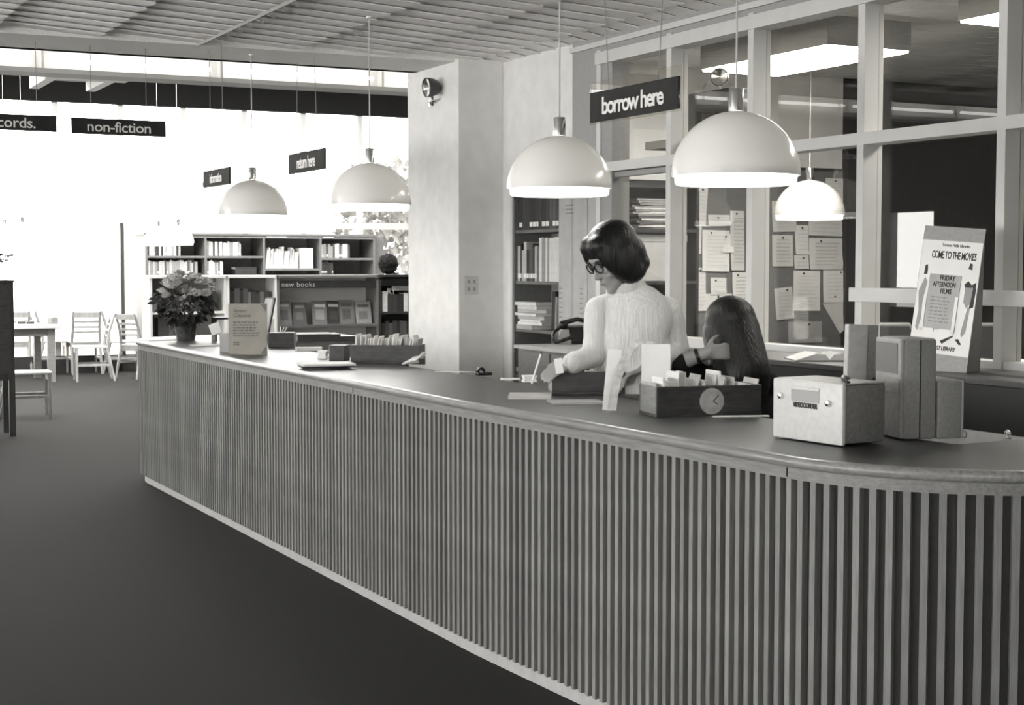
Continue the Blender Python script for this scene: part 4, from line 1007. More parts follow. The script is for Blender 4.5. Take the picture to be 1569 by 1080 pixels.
MB().box((-0.0145, 0.01, 0.14), (-0.0115, lf_ * 0.6, 0.185)).build('metal_plate', M_chrome, t)
MB().box((-0.0165, lf_ * 0.65, 0.145), (-0.0115, lf_ * 0.9, 0.168)).build('latch_hole', M_black, t)
MB().box((0.05, -0.0015, 0.006), (0.054, 0.001, hc - 0.006)).build('seam', M_dark, t)
for k in range(14): MB().ball((0.046, -0.001, 0.02 + k * 0.02), 0.0016, sub=1).build('rivet', M_greypaper, t)
c = c + Vector((math.cos(RC), math.sin(RC), 0)) * along_px(c, RC, 1474)
t = thing('carrying_case', 'small grey case at the right behind the tall case', 'case', c, RC)
ls2 = (along_px(at(1384, 675, Z=ZT), RC, 1474) - ls_) - 0.003
MB().box((-ls2, 0.0, 0.002), (0.0, 0.2, 0.178), bev=0.008).build('body', m_case, t, smooth=True)
MB().box((-0.004, -0.002, 0.004), (0.002, 0.2, 0.18), bev=0.002).build('rim', m_case2, t)
MB().tube([(0.0, 0.03, 0.004), (0.02, 0.02, 0.004), (0.028, 0.03, 0.012), (0.026, 0.04, 0.022)], 0.003, 6).build('strap', M_greypaper, t)
c = at(1300, 600, d=5.05); 
t = thing('projector_case', 'tall pale leaning case lid between the recorder and tall case', 'case', (c.x, c.y, ZT), -YAW + 0.25)
MB().box((-0.01, 0, 0), (0.062, 0.03, 0.335), M=TR(0, 0, 0, -0.03, 0.04, 0), bev=0.004).build('lid', mat('lid_vinyl', 0.45, 0.6, 0.08, 50), t)
MB().box((0.062, 0.002, 0), (0.1, 0.05, 0.335), M=TR(0, 0, 0, -0.03, 0.04, 0), bev=0.004).build('lid_edge', m_case, t)
MB().tube([(0.058, -0.004, 0.1), (0.07, -0.012, 0.13), (0.09, -0.006, 0.16)], 0.005, 6).build('strap', M_dark, t)
p = at(1544, 672, Z=ZT)
t = thing('bell_knob', 'tiny pale knob standing alone at the right counter edge', 'knob', p)
MB().lathe([(0.0, 0.0), (0.009, 0.0), (0.007, 0.006), (0.006, 0.01), (0.011, 0.016), (0.009, 0.024), (0.0, 0.027)], 16).build('knob', M_chrome, t, smooth=True)
MB().lathe([(0.0, 0.0), (0.012, 0.0), (0.012, 0.002), (0.0, 0.003)], 16).build('foot', M_chrome, t, smooth=True)
# ------------------------------------------------------------------ open book, movie notice on the back counter
ZB = 1.1005
p = at(1262, 551, Z=ZB)
t = thing('open_book', 'open white book lying on the back counter', 'book', p, -YAW + 0.05)
for s in (-1, 1):
    prof = [(0, 0.006), (0.02, 0.03), (0.06, 0.034), (0.11, 0.018), (0.15, 0.005), (0.15, 0.002), (0.0, 0.002)]
    MB().prism([(s * x, z) for x, z in prof], -0.11, 0.11, TR(0, 0, 0, PI / 2)).build('page_block', M_paper, t)
    MB().box((0, -0.115, 0), (s * 0.155, 0.115, 0.003)).build('cover', M_dark, t)
# A-frame movie notice
pL, pR = at(1388, 566, Z=ZB), at(1480, 571, Z=ZB)
w = (pR - pL).length; rz = math.atan2(pR.y - pL.y, pR.x - pL.x)
dpt = (pL - Vector((0, 0, CAMZ))).dot(Fv)
h = 222 * dpt / F_PX
t = thing('easel_poster', 'white movie poster on an easel stand on the back counter', 'poster', pL, rz, rot=(-0.1, 0.075, rz))
MB().box((0, 0, 0), (w, 0.005, h)).build('board', m_case2, t)
MB().box((0.002, -0.0012, h * 0.135), (w - 0.002, 0, h * 0.905)).build('sheet', M_paper, t)
fb = MB().prism([(0, 0), (0.12, 0), (0.012, h * 0.9)], w - 0.012, w - 0.006, TR(0, 0.006, 0) @ Matrix(((0, 0, 1, 0), (1, 0, 0, 0), (0, 1, 0, 0), (0, 0, 0, 1)))).build('easel_back', m_case, t)
T_ = lambda body, sz, x, z, m=M_ink, **k: text(body, sz, m, t, (x * w, -0.0018, z * h), **k)
T_('Toronto Public Libraries', 0.017, 0.56, 0.875, sp=0.85, sx=0.88)
T_('COME TO THE MOVIES', 0.042, 0.55, 0.805, sp=0.9, sx=0.5, bold=0.0006)
pg_ = MB().box((w * 0.2, -0.004, h * 0.3), (w * 0.72, -0.0012, h * 0.675)).build('programme', M_greypaper, t)
for i, (s, z) in enumerate((('FRIDAY', 0.65), ('AFTERNOON', 0.605), ('FILMS', 0.56))):
    text(s, 0.028, M_ink, pg_, (w * (0.5 if i != 1 else 0.46), -0.0045, z * h), bold=0.0008, sx=0.72 if i != 1 else 0.6)
mb = MB(); lines(mb, w * 0.27, w * 0.62, h * 0.34, h * 0.53, 8, -0.0045, 0.0014); mb.build('programme_lines', mat('mid_ink', 0.16), pg_)['kind'] = 'stuff'
for a in ((w * 0.15, w * 0.2, 0.28, 0.53), (w * 0.67, w * 0.72, 0.28, 0.53), (w * 0.15, w * 0.38, 0.28, 0.305), (w * 0.48, w * 0.72, 0.28, 0.305)):
    MB().box((a[0], -0.007, a[2] * h), (a[1], -0.004, a[3] * h)).build('holder_strip', M_paper, t)
T_('ST LIBRARY', 0.024, 0.62, 0.175, sp=0.9, sx=0.75, bold=0.0004)
def flatp(poly, m, name): 
    n = len(poly); MB().add([(x * w, -0.0016, z * h) for x, z in poly], [tuple(range(n))]).build(name, m, t)
GY = mat('print_grey', 0.33, 0.8); DK = mat('print_dark', 0.05, 0.8)
flatp([(0.09, 0.665), (0.15, 0.67), (0.15, 0.70), (0.14, 0.735), (0.1, 0.73)], DK, 'printed_hat')
flatp([(0.04, 0.55), (0.12, 0.65), (0.17, 0.62), (0.13, 0.48), (0.14, 0.36), (0.1, 0.28), (0.06, 0.3), (0.08, 0.42)], GY, 'printed_figure')
flatp([(0.81, 0.725), (0.88, 0.72), (0.875, 0.76), (0.83, 0.765)], DK, 'printed_hat')
flatp([(0.78, 0.62), (0.84, 0.645), (0.9, 0.62), (0.97, 0.64), (0.97, 0.6), (0.8, 0.6)], DK, 'printed_hair')
flatp([(0.8, 0.6), (0.93, 0.61), (0.92, 0.5), (0.86, 0.46), (0.8, 0.5)], GY, 'printed_face')
flatp([(0.93, 0.6), (0.98, 0.6), (0.97, 0.47), (0.9, 0.46)], DK, 'printed_shade')
flatp([(0.88, 0.47), (0.92, 0.46), (0.9, 0.3), (0.84, 0.26), (0.82, 0.29)], GY, 'printed_scarf')
flatp([(0.5, 0.225), (0.7, 0.27), (0.72, 0.265), (0.54, 0.205)], DK, 'printed_bow'); flatp([(0.74, 0.245), (0.8, 0.25), (0.86, 0.215), (0.82, 0.21)], DK, 'printed_bow')
# papers behind the poster in the workroom window
p = at(1500, 540, X=XW + 0.45)
dk = thing('work_table', 'pale work table behind the glass at right', 'table', (XW + 0.15, 4.6, 0))
MB().box((0, -1.6, 1.02), (0.7, 1.8, 1.06), bev=0.004).build('table_top', M_kick, dk)
for x in (0.04, 0.64):
    for y in (-1.5, 1.7): MB().box((x, y, 0), (x + 0.05, y + 0.05, 1.02)).build('leg', M_greywall, dk)
for k in range(4):
    o = link('magazine', book_mesh(0.012, 0.28, 0.22, [6, 7, 4, 7][k])); tag(o, '%s magazine from the bottom of the pile on the work table' % nth(k), 'magazine', 'magazines behind the glass')
    o.location = (XW + 0.25, 4.95, 1.06 + 0.0125 * (k + 1)); o.rotation_euler = (0, PI / 2, -0.6 + 0.1 * k)
def office_chair(p, label, rz):
    t = thing('office_chair', label, 'chair', p, rz, 'round backed chairs in the workroom')
    m = mat('chair_vinyl', 0.05, 0.5); f_ = M_greywall
    bp = [(-0.17, 0.78), (-0.19, 0.95), (-0.18, 1.08), (-0.13, 1.14), (0.13, 1.14), (0.18, 1.08), (0.19, 0.95), (0.17, 0.78)]
    MB().prism(bp, -0.02, 0.02, TR(0, 0.2, 0, PI / 2)).build('backrest', m, t)
    MB().tube([(x * 1.06, 0.2, z if z < 1.1 else z + 0.01) for x, z in bp], 0.014, 8).build('back_frame', f_, t, smooth=True)
    MB().box((-0.2, -0.2, 0.62), (0.2, 0.2, 0.67), bev=0.015).build('seat', m, t)
    MB().tube([(0, 0, 0.05), (0, 0, 0.62)], 0.025, 10).build('pedestal', M_chrome, t)
    MB().tube([(0, 0.18, 0.63), (0, 0.25, 0.66), (0, 0.225, 0.9)], 0.014, 8).build('back_stem', f_, t)
    for k in range(4):
        a = PI / 4 + k * PI / 2; MB().tube([(0, 0, 0.06), (0.28 * math.cos(a), 0.28 * math.sin(a), 0.02)], 0.02, 8).build('foot', M_chrome, t)
    return t
q = at(1368, 600, d=9.6); ch1 = office_chair((q.x, q.y, 0), 'dark round backed chair seen left of the movie poster', -0.5)
q = at(1502, 600, d=9.6); dup(ch1, (q.x, q.y, 0), -0.6, 'dark round backed chair seen right of the movie poster')
# ------------------------------------------------------------------ telephone corner
lc = thing('low_cabinet', 'low grey cabinet under the black telephone', 'cabinet', (4.16, 7.75, 0))
MB().box((0, -0.42, 0), (0.47, 0.42, 1.035)).build('body', M_caseback, lc); MB().box((-0.02, -0.44, 1.035), (0.475, 0.44, 1.055)).build('top', M_kick, lc)
for y0_, y1_, yh in ((-0.4, -0.01, -0.05), (0.01, 0.4, 0.05)):
    dr = MB().box((-0.012, y0_, 0.05), (0, y1_, 1.02)).build('door', M_case, lc); MB().tube([(-0.012, yh, 0.55), (-0.035, yh, 0.56), (-0.035, yh, 0.66), (-0.012, yh, 0.67)], 0.005, 6).build('handle', M_chrome, dr)
q = at(886, 526, Z=1.0555)
tp = thing('telephone', 'black desk telephone with coiled cord beside the woman', 'telephone', q, -YAW + 0.35)
MB().prism([(-0.1, 0.0), (0.1, 0.0), (0.1, 0.02), (0.05, 0.1), (-0.03, 0.11), (-0.1, 0.04)], -0.085, 0.085, TR(0, 0, 0, PI / 2, 0, -PI / 2)).build('body', M_black, tp)
MB().lathe([(0.0, 0.0), (0.042, 0.0), (0.04, 0.006), (0.0, 0.008)], 20, TR(0, -0.055, 0.065, 0.9)).build('dial', mat('dial_grey', 0.4, 0.4), tp)
hs_ = MB(); hs_.tube([(-0.085, 0.02, 0.125), (0.0, 0.02, 0.145), (0.085, 0.02, 0.125)], [0.016, 0.013, 0.016], 10); hs_.ball((-0.09, 0.02, 0.112), (0.03, 0.03, 0.028)); hs_.ball((0.09, 0.02, 0.112), (0.03, 0.03, 0.028))
hs_.build('handset', M_black, tp, smooth=True)
co = []
A, B, C_ = Vector((-0.1, 0.02, 0.1)), Vector((-0.15, -0.02, -0.01)), Vector((-0.05, -0.1, 0.05))
for k in range(161):
    s = k / 160
    b = (A * (1 - s) ** 2 + Vector((-0.2, 0, 0.06)) * 2 * s * (1 - s) + Vector((-0.17, -0.06, 0.012)) * s * s)
    a_ = s * 2 * PI * 18; co.append(b + Vector((0, math.cos(a_), math.sin(a_))) * 0.009)
MB().tube(co, 0.0035, 5).build('coiled_cord', M_black, tp, smooth=True)
MB().tube([(-0.17, -0.06, 0.012), (-0.15, -0.1, 0.02), (-0.09, -0.09, 0.04), (-0.04, -0.06, 0.03)], 0.011, 8).build('cord_loop', M_black, tp, smooth=True)
# ------------------------------------------------------------------ reading area furniture
def make_chair(label, loc, rz):
    t = thing('wooden_chair', label, 'chair', loc, rz, 'wooden chairs of the reading area')
    W2, D2 = 0.2, 0.2
    MB().box((-0.215, -0.215, 0.435), (0.215, 0.205, 0.46), bev=0.008).build('seat', M_seat, t)
    for x in (-1, 1):
        MB().tube([(x * W2, -D2 + 0.01, 0), (x * (W2 - 0.005), -D2 + 0.01, 0.436)], [0.016, 0.022], 6).build('leg', M_wood, t)
        MB().tube([(x * W2, D2 + 0.09, 0), (x * (W2 - 0.01), D2 - 0.01, 0.44), (x * (W2 - 0.02), D2 + 0.03, 0.66), (x * (W2 - 0.02), D2 + 0.1, 0.88)], [0.016, 0.023, 0.02, 0.017], 6).build('back_post', M_wood, t)
        MB().box((x * W2 - 0.01, -D2, 0.2), (x * W2 + 0.01, D2 + 0.03, 0.23)).build('stretcher', M_wood, t)
    MB().box((-W2, -D2 + 0.0, 0.37), (W2, -D2 + 0.02, 0.435)).build('seat_rail', M_wood, t)
    MB().box((-W2, D2 - 0.02, 0.37), (W2, D2 - 0.0, 0.435)).build('seat_rail', M_wood, t)
    for z, h_, y in ((0.83, 0.075, 0.285), (0.735, 0.03, 0.255), (0.66, 0.03, 0.235), (0.59, 0.03, 0.22)):
        MB().box((-W2 + 0.015, y - 0.009, z - h_ / 2), (W2 - 0.015, y + 0.009, z + h_ / 2), bev=0.004).build('back_slat', M_wood, t)
    return t
def fl(px, py): return at(px, py, Z=0.0)
c0 = make_chair('pale chair in side view, nearest of those right of the table', fl(139, 583), math.radians(-96))
spots = [(146, 577, 178, 'chair seen from behind, back to back with the side view chair', Vector((0.0, 0.75, 0))),
         (184, 573, 80, 'chair facing left next to the dark window post', Vector((0.1, 0.2, 0))),
         (205, 575, 120, 'chair half hidden behind the counter end', Vector((0, -0.5, 0))),
         (104, 580, 95, 'dark looking chair between the table leg and the side view chair', Vector((0.05, 1.25, 0))),
         (38, 577, 175, 'chair tucked behind the reading table', Vector((0, 0.8, 0)))]
for px, py, a, lab, off in spots: dup(c0, fl(px, py) + off, math.radians(a), lab)
q = fl(82, 640); dup(c0, q + Vector((-0.2, 0.22, 0)), math.radians(85), 'nearest wooden chair with white seat beside the dark catalogue case')
# table
q = fl(79, 585)
tb2 = thing('reading_table', 'wooden reading table cut by the dark case at left', 'table', (q.x, q.y, 0), math.radians(2))
MB().box((-2.0, -0.12, 0.70), (0.2, 1.0, 0.735), bev=0.006).build('table_top', M_seat, tb2)
MB().box((-1.85, -0.03, 0.6), (0.05, 0.0, 0.70)).build('apron', M_wood2, tb2); MB().box((0.02, 0, 0.6), (0.05, 0.85, 0.70)).build('apron', M_wood2, tb2)
for x in (-1.85, 0.0):
    for y in (0.0, 0.85): MB().box((x - 0.045, y - 0.045, 0), (x + 0.045, y + 0.045, 0.70)).build('leg', M_wood2, tb2)
q2 = at(85, 497, Z=0.736)
o = link('card_box', MB().box((-0.05, -0.05, 0), (0.05, 0.05, 0.085), bev=0.004).box((-0.03, -0.03, 0.08), (0.03, 0.03, 0.09)).mesh('card_box', M_wood2)); tag(o, 'small cube box on the reading table', 'box'); o.location = (q2.x, q2.y + 0.2, 0.736); o.rotation_euler = (0, 0, 0.4)
for px, lab in ((31, 'left dark book lying on the reading table'), (45, 'right dark book lying on the reading table')):
    q2 = at(px, 497, Z=0.736); o = link('book', book_mesh(0.03, 0.1, 0.14, 1)); tag(o, lab, 'book', 'books on the reading table'); o.location = (q2.x, q2.y + 0.2, 0.767); o.rotation_euler = (0, PI / 2, 0)
# dark catalogue case at the left edge
q = fl(19.5, 668)
cc = thing('catalogue_case', 'dark wooden case on legs at the left picture edge', 'cabinet', (q.x, q.y, 0), 0)
MB().box((-0.9, -0.03, 0.55), (0.025, 0.4, 1.37), bev=0.004).build('body', M_darkcase, cc)
MB().box((-0.92, -0.04, 1.37), (0.03, 0.41, 1.39)).build('top_board', M_darkcase, cc)
for x in (-0.86, 0.0):
    for y in (0.0, 0.36): MB().box((x - 0.026, y - 0.026, 0), (x + 0.026, y + 0.026, 0.55)).build('leg', M_darkcase, cc)
MB().box((-0.86, -0.02, 0.5), (0.0, 0.02, 0.55)).build('rail', M_darkcase, cc)
for r in range(4):
    for k in range(4): MB().box((-0.88 + k * 0.222, -0.038, 0.58 + r * 0.195), (-0.67 + k * 0.222, -0.03, 0.76 + r * 0.195)).build('drawer', M_tray, cc)
q = fl(10, 655)
ss = thing('step_stool', 'dark low stool with curved feet and white top under the catalogue case', 'stool', (q.x - 0.2, q.y + 0.62, 0))
MB().box((-0.3, -0.16, 0.31), (0.22, 0.16, 0.335), bev=0.004).build('top', M_seat, ss)
for x in (-0.26, 0.18):
    MB().prism([(-0.15, 0), (-0.06, 0), (0, 0.03), (0.06, 0), (0.15, 0), (0.15, 0.05), (0.09, 0.1), (0.09, 0.16), (0.14, 0.24), (0.14, 0.31), (-0.14, 0.31), (-0.14, 0.24), (-0.09, 0.16), (-0.09, 0.1), (-0.15, 0.05)], -0.012, 0.012, TR(x, 0, 0, PI / 2, 0, PI / 2)).build('curved_leg', M_darkcase, ss)
MB().box((-0.25, -0.012, 0.14), (0.17, 0.012, 0.22)).build('stretcher', M_darkcase, ss)
q = at(4, 430, d=13.9)
sp_ = thing('leafy_plant', 'small leafy potted plant on the dark case at the left edge', 'plant', (q.x - 0.08, q.y + 0.15, 1.391))
MB().lathe([(0.0, 0), (0.07, 0), (0.09, 0.12), (0.08, 0.125), (0.0, 0.11)], 20).build('pot', M_darkcase, sp_, smooth=True)
for k in range(6):
    th = 2 * PI * k / 6 + 0.2; tip = Vector((0.2 * math.cos(th), 0.2 * math.sin(th), 0.12 + 0.22 * ((k * 3) % 5) / 4))
    MB().tube([(0, 0, 0.1), tip * 0.55 + Vector((0, 0, 0.12)), tip + Vector((0, 0, 0.05))], 0.004, 5).build('stem', M_darkcase, sp_)
    for j in range(6):
        s = 0.35 + 0.65 * j / 5; pq = tip * s + Vector((0, 0, 0.05 + 0.14 * s * (1 - s) * 2 + 0.05 * s))
        link('leaf', lfm, sp_, pq, (rnd.uniform(-.8, .8), rnd.uniform(-.5, .6), rnd.uniform(0, 6)))
# ------------------------------------------------------------------ people
def head_shapes(mb, M):
    B = lambda c, r: mb.ball(c, r, M, 3)
    B((0, -0.012, 0.03), (0.073, 0.093, 0.088)); B((0, 0.03, -0.03), (0.06, 0.06, 0.082)); B((0, 0.045, -0.085), (0.045, 0.04, 0.036)); B((0, 0.07, -0.108), (0.022, 0.02, 0.018))
    B((0, 0.078, 0.022), (0.045, 0.014, 0.014)); B((0.034, 0.062, -0.04), (0.024, 0.022, 0.024)); B((-0.034, 0.062, -0.04), (0.024, 0.022, 0.024))
    capsule(mb, (0, 0.086, 0.0), (0, 0.104, -0.036), 0.007, 0.011, 10, M); B((0, 0.098, -0.042), (0.016, 0.012, 0.009))
    B((0, 0.086, -0.066), (0.022, 0.009, 0.006)); B((0, 0.084, -0.077), (0.019, 0.009, 0.007))
    for s in (-1, 1): B((s * 0.073, -0.01, -0.015), (0.009, 0.02, 0.031))
def face_parts(M, parent):
    for s in (-1, 1):
        MB().ball((s * 0.03, 0.077, -0.002), (0.012, 0.008, 0.008), M, 2).build('eye', mat('eye_dark', 0.05, 0.2), parent, smooth=True)
        MB().tube([(s * 0.016, 0.09, 0.02), (s * 0.032, 0.089, 0.025), (s * 0.05, 0.08, 0.019)], 0.0035, 6, M).build('eyebrow', M_hair, parent)
    MB().tube([(-0.02, 0.0925, -0.0705), (0, 0.0965, -0.0715), (0.02, 0.0925, -0.0705)], [0.0015, 0.0025, 0.0015], 6, M).build('mouth', mat('lip', 0.16, 0.5), parent)
def hand(mb, wrist, fdir, pnorm, side, curl=0.35, s=1.0):
    """palm, four bent fingers of unequal length and a thumb from the side of the palm"""
    f = Vector(fdir).normalized(); n = Vector(pnorm); n = (n - f * n.dot(f)).normalized(); x = f.cross(n) * side
    Wp = Vector(wrist)
    P = lambda a, b, c: Wp + f * a * s + x * b * s + n * c * s
    for b in (-0.026, -0.009, 0.009, 0.026): capsule(mb, P(0.0, b * 0.7, 0), P(0.078, b, 0), 0.012 * s, 0.0105 * s, 10)
    for b, L in ((-0.03, 0.058), (-0.0105, 0.072), (0.0105, 0.078), (0.03, 0.07)):
        p = P(0.08, b, 0); ang = 0.15
        for j, (l, r0, r1) in enumerate(((0.45, 0.0092, 0.0085), (0.32, 0.0085, 0.0078), (0.23, 0.0078, 0.0068))):
            ang += curl * (0.7 if j == 0 else 1.0)
            q = p + (f * math.cos(ang) + n * math.sin(ang)) * L * l * s
            capsule(mb, p, q, r0 * s, r1 * s, 8); p = q
    p = P(0.018, 0.03, 0.004)
    for l, a, r0, r1 in ((0.035, 0.85, 0.013, 0.011), (0.03, 0.55, 0.0105, 0.0095), (0.024, 0.3, 0.0095, 0.0078)):
        q = p + (f * math.cos(a) + x * math.sin(a) + n * 0.35).normalized() * l * s
        capsule(mb, p, q, r0 * s, r1 * s, 8); p = q
def head_matrix(c, fwd, tilt=0.0):
    f = Vector(fwd).normalized(); up = Vector((0, 0, 1)); up = (up - f * up.dot(f)).normalized(); x = f.cross(up)
    M = Matrix((x, f, up)).transposed().to_4x4()
    return Matrix.Translation(c) @ M @ Matrix.Rotation(tilt, 4, 'Y')
# local frame of each figure: x to the viewer's right, y away from the viewer, z up
# ---- standing woman
p = at(972, 400, d=6.42)
w1 = thing('person', 'standing woman in a white turtleneck, dark bobbed hair and glasses, looking down', 'person', (p.x, p.y, 0), -YAW)
S = 6.42 / F_PX
def wp(px, py, y=0.0): return Vector(((px - 972) * S * (1 + y / 6.42), y, at(px, py, d=6.42 + y).z))
hc = wp(937, 392, -0.045)
HM = head_matrix(hc, (-0.76, -0.4, -0.5), 0.04) @ Matrix.Scale(1.08, 4)
shR, shL = wp(914, 474, -0.03), wp(1028, 474, 0.02)
elR, elL = wp(910, 545, -0.05), wp(1040, 532, 0.06)
wrR = wp(876, 556, -0.13); wrL = wp(985, 565, -0.1)
hip = 0.93
body = MB()
head_shapes(body, HM)
neck0 = wp(965, 448, 0.03)
capsule(body, neck0, HM @ Vector((0, -0.02, -0.05)), 0.052, 0.05)
def torso(mb, k=1.0, top=True):
    cx = (shR.x + shL.x) / 2
    mb.ball((cx, 0.0, 1.30), (0.158 * k, 0.105 * k, 0.15 * k), sub=3); mb.ball((cx, 0.0, 1.14), (0.158 * k, 0.105 * k, 0.17 * k), sub=3); mb.ball((cx, 0.01, 0.98), (0.155 * k, 0.11 * k, 0.13 * k), sub=3)
    mb.ball((cx - 0.012, -0.042, 1.215), (0.135 * k, 0.075 * k, 0.13 * k), sub=3)
    capsule(mb, shR, shL, 0.048 * k, 0.048 * k)
    capsule(mb, shR * 0.5 + shL * 0.5 + Vector((0, 0, 0.0)), neck0, 0.085 * k, 0.055 * k)
    capsule(mb, shR, neck0 + Vector((0, 0, -0.03)), 0.05 * k, 0.05 * k); capsule(mb, shL, neck0 + Vector((0, 0, -0.03)), 0.05 * k, 0.05 * k)
torso(body, 0.9)
for a, b, c_ in ((shR, elR, wrR), (shL, elL, wrL)):
    capsule(body, a, b, 0.042, 0.036); capsule(body, b, c_, 0.034, 0.024)
hand(body, wrR, Vector((-0.1, -0.03, -0.035)), (-0.2, 0.5, -1), -1, 0.25); hand(body, wrL, Vector((-0.1, -0.03, -0.04)), (0, -0.2, -1), -1, 0.4)
cxm = (shR.x + shL.x) / 2
for s in (-1, 1):
    capsule(body, (cxm + s * 0.08, 0, 0.92), (cxm + s * 0.075, -0.01, 0.5), 0.085, 0.055); capsule(body, (cxm + s * 0.075, -0.01, 0.5), (cxm + s * 0.07, 0.02, 0.08), 0.055, 0.035); capsule(body, (cxm + s * 0.07, 0.03, 0.04), (cxm + s * 0.075, -0.13, 0.03), 0.038, 0.028)
blob('body', body, M_skin, w1, 0.0065, 5)
face_parts(HM, w1)
sw = MB(); torso(sw, 1.05)
# turned collar and folds
colr = neck0 + Vector((-0.012, -0.02, 0.035))
capsule(sw, neck0, colr, 0.07, 0.064)
blob('turtleneck_sweater', sw, M_sweater, w1, 0.009, 4, disp=0.006, dsize=0.08)
swo = w1.children[-1]
for a, b, c_ in ((shR, elR, wrR), (shL, elL, elL + (wrL - elL) * 0.45)):
    sv = MB(); capsule(sv, a + (b - a) * 0.06, b, 0.052, 0.052); capsule(sv, b, b + (c_ - b) * 0.95, 0.053, 0.041)
    q0 = b + (c_ - b) * 0.95; capsule(sv, q0, q0 + (c_ - b).normalized() * 0.012, 0.046, 0.046)
    blob('sleeve', sv, M_sweater, swo, 0.008, 3, disp=0.009, dsize=0.06)
ca = (HM @ Vector((0, -0.025, -0.06)) - neck0).normalized(); cq = ca.to_track_quat('Z', 'X').to_matrix().to_4x4()
MB().lathe([(0.07, -0.015), (0.083, -0.004), (0.085, 0.012), (0.076, 0.022), (0.079, 0.035), (0.077, 0.06), (0.069, 0.068), (0.06, 0.06), (0.056, 0.0)], 32, Matrix.Translation(neck0 + Vector((-0.012, -0.018, 0.008))) @ cq, closed=True).build('rolled_collar', M_sweater, w1, smooth=True)
sk = MB(); sk.lathe([(0.13, 1.0), (0.165, 0.93), (0.175, 0.8), (0.19, 0.55), (0.186, 0.55), (0.165, 0.85), (0.12, 0.99)], 28, TR(cxm, 0.01, 0), closed=True).build('skirt', M_cloth2, w1, smooth=True)
# bobbed hair
hr = MB(); Bh = lambda c, r: hr.ball(c, r, HM, 3)
Bh((0, -0.02, 0.042), (0.09, 0.108, 0.092)); Bh((0, -0.06, -0.02), (0.09, 0.07, 0.09)); Bh((0.055, -0.01, -0.03), (0.042, 0.075, 0.088)); Bh((-0.055, -0.01, -0.03), (0.042, 0.075, 0.088))
Bh((0.062, 0.032, 0.01), (0.028, 0.05, 0.08)); Bh((-0.062, 0.032, 0.01), (0.028, 0.05, 0.08)); Bh((0.028, 0.048, 0.068), (0.052, 0.045, 0.045)); Bh((-0.028, 0.048, 0.068), (0.052, 0.045, 0.045)); Bh((0.055, 0.06, 0.03), (0.02, 0.028, 0.05)); Bh((-0.055, 0.06, 0.03), (0.02, 0.028, 0.05))
Bh((0, -0.07, -0.075), (0.085, 0.05, 0.045)); Bh((0.058, -0.02, -0.085), (0.035, 0.06, 0.04)); Bh((-0.058, -0.02, -0.085), (0.035, 0.06, 0.04))
blob('bobbed_hair', hr, M_hair, w1, 0.008, 5)
gl = MB()
for s in (-1, 1):
    gl.tube([HM @ Vector((s * 0.034 + 0.024 * math.cos(a), 0.098 - abs(s * 0.034 + 0.024 * math.cos(a)) * 0.12, -0.002 + 0.02 * math.sin(a))) for a in [2 * PI * k / 18 for k in range(19)]], 0.0032, 6)
    gl.tube([HM @ Vector((s * 0.058, 0.09, 0.004)), HM @ Vector((s * 0.078, 0.03, 0.006)), HM @ Vector((s * 0.078, -0.02, 0.0))], 0.0028, 6)
gl.tube([HM @ Vector((-0.01, 0.098, 0.003)), HM @ Vector((0.01, 0.098, 0.003))], 0.003, 6)
gl.build('glasses', M_black, w1, smooth=True)
# ---- seated woman
p = at(1125, 500, d=6.62)
w2 = thing('person', 'seated woman seen from behind with long straight dark hair, hand raised to her face', 'person', (p.x, p.y, 0), -YAW)
S2 = 6.62 / F_PX
def wq(px, py, y=0.0): return Vector(((px - 1125) * S2, y, at(px, py, d=6.62 + y).z))
h2 = wq(1116, 503, 0.03)
HM2 = head_matrix(h2, (-0.85, 0.35, -0.35), 0.0)
bd = MB(); head_shapes(bd, HM2)
nk = Vector((h2.x + 0.05, 0.0, h2.z - 0.15)); capsule(bd, nk, h2 + Vector((0.01, 0, -0.05)), 0.05, 0.05)
sA, sB = Vector((nk.x - 0.13, 0.03, nk.z - 0.07)), Vector((nk.x + 0.12, 0.0, nk.z - 0.09))
def torso2(mb, k=1.0):
    mb.ball((nk.x + 0.01, 0.02, nk.z - 0.2), (0.155 * k, 0.11 * k, 0.16 * k), sub=3); mb.ball((nk.x + 0.02, 0.03, nk.z - 0.42), (0.15 * k, 0.11 * k, 0.16 * k), sub=3); mb.ball((nk.x + 0.02, 0.05, 0.56), (0.19 * k, 0.15 * k, 0.11 * k), sub=3)
    capsule(mb, sA, sB, 0.055 * k, 0.055 * k); capsule(mb, (sA + sB) / 2, nk, 0.08 * k, 0.055 * k)
torso2(bd, 0.9)
eA = wq(1034, 556, -0.16); wA = wq(1076, 541, -0.17); eB = Vector((sB.x + 0.04, 0.12, sB.z - 0.25)); wB = Vector((sB.x - 0.08, 0.32, sB.z - 0.27))
capsule(bd, sA, eA, 0.042, 0.04); capsule(bd, eA, wA, 0.037, 0.027); capsule(bd, sB, eB, 0.042, 0.036); capsule(bd, eB, wB, 0.034, 0.025)
hand(bd, wA, Vector((0.08, 0.03, 0.005)), (0.2, 1.0, -0.2), 1, 0.28); hand(bd, wB, Vector((-0.1, 0.08, 0)), (0, 0.1, -1), 1, 0.3)
for s in (-1, 1):
    a = Vector((nk.x + 0.02 + s * 0.09, 0.08, 0.54)); b = Vector((nk.x - 0.1 + s * 0.1, 0.48, 0.52)); capsule(bd, a, b, 0.08, 0.06); c_ = b + Vector((0, 0.02, -0.44)); capsule(bd, b, c_, 0.055, 0.036); capsule(bd, c_ + Vector((0, 0, -0.04)), c_ + Vector((-0.02, 0.13, -0.05)), 0.036, 0.026)
blob('body', bd, M_skin, w2, 0.0065, 5); face_parts(HM2, w2)
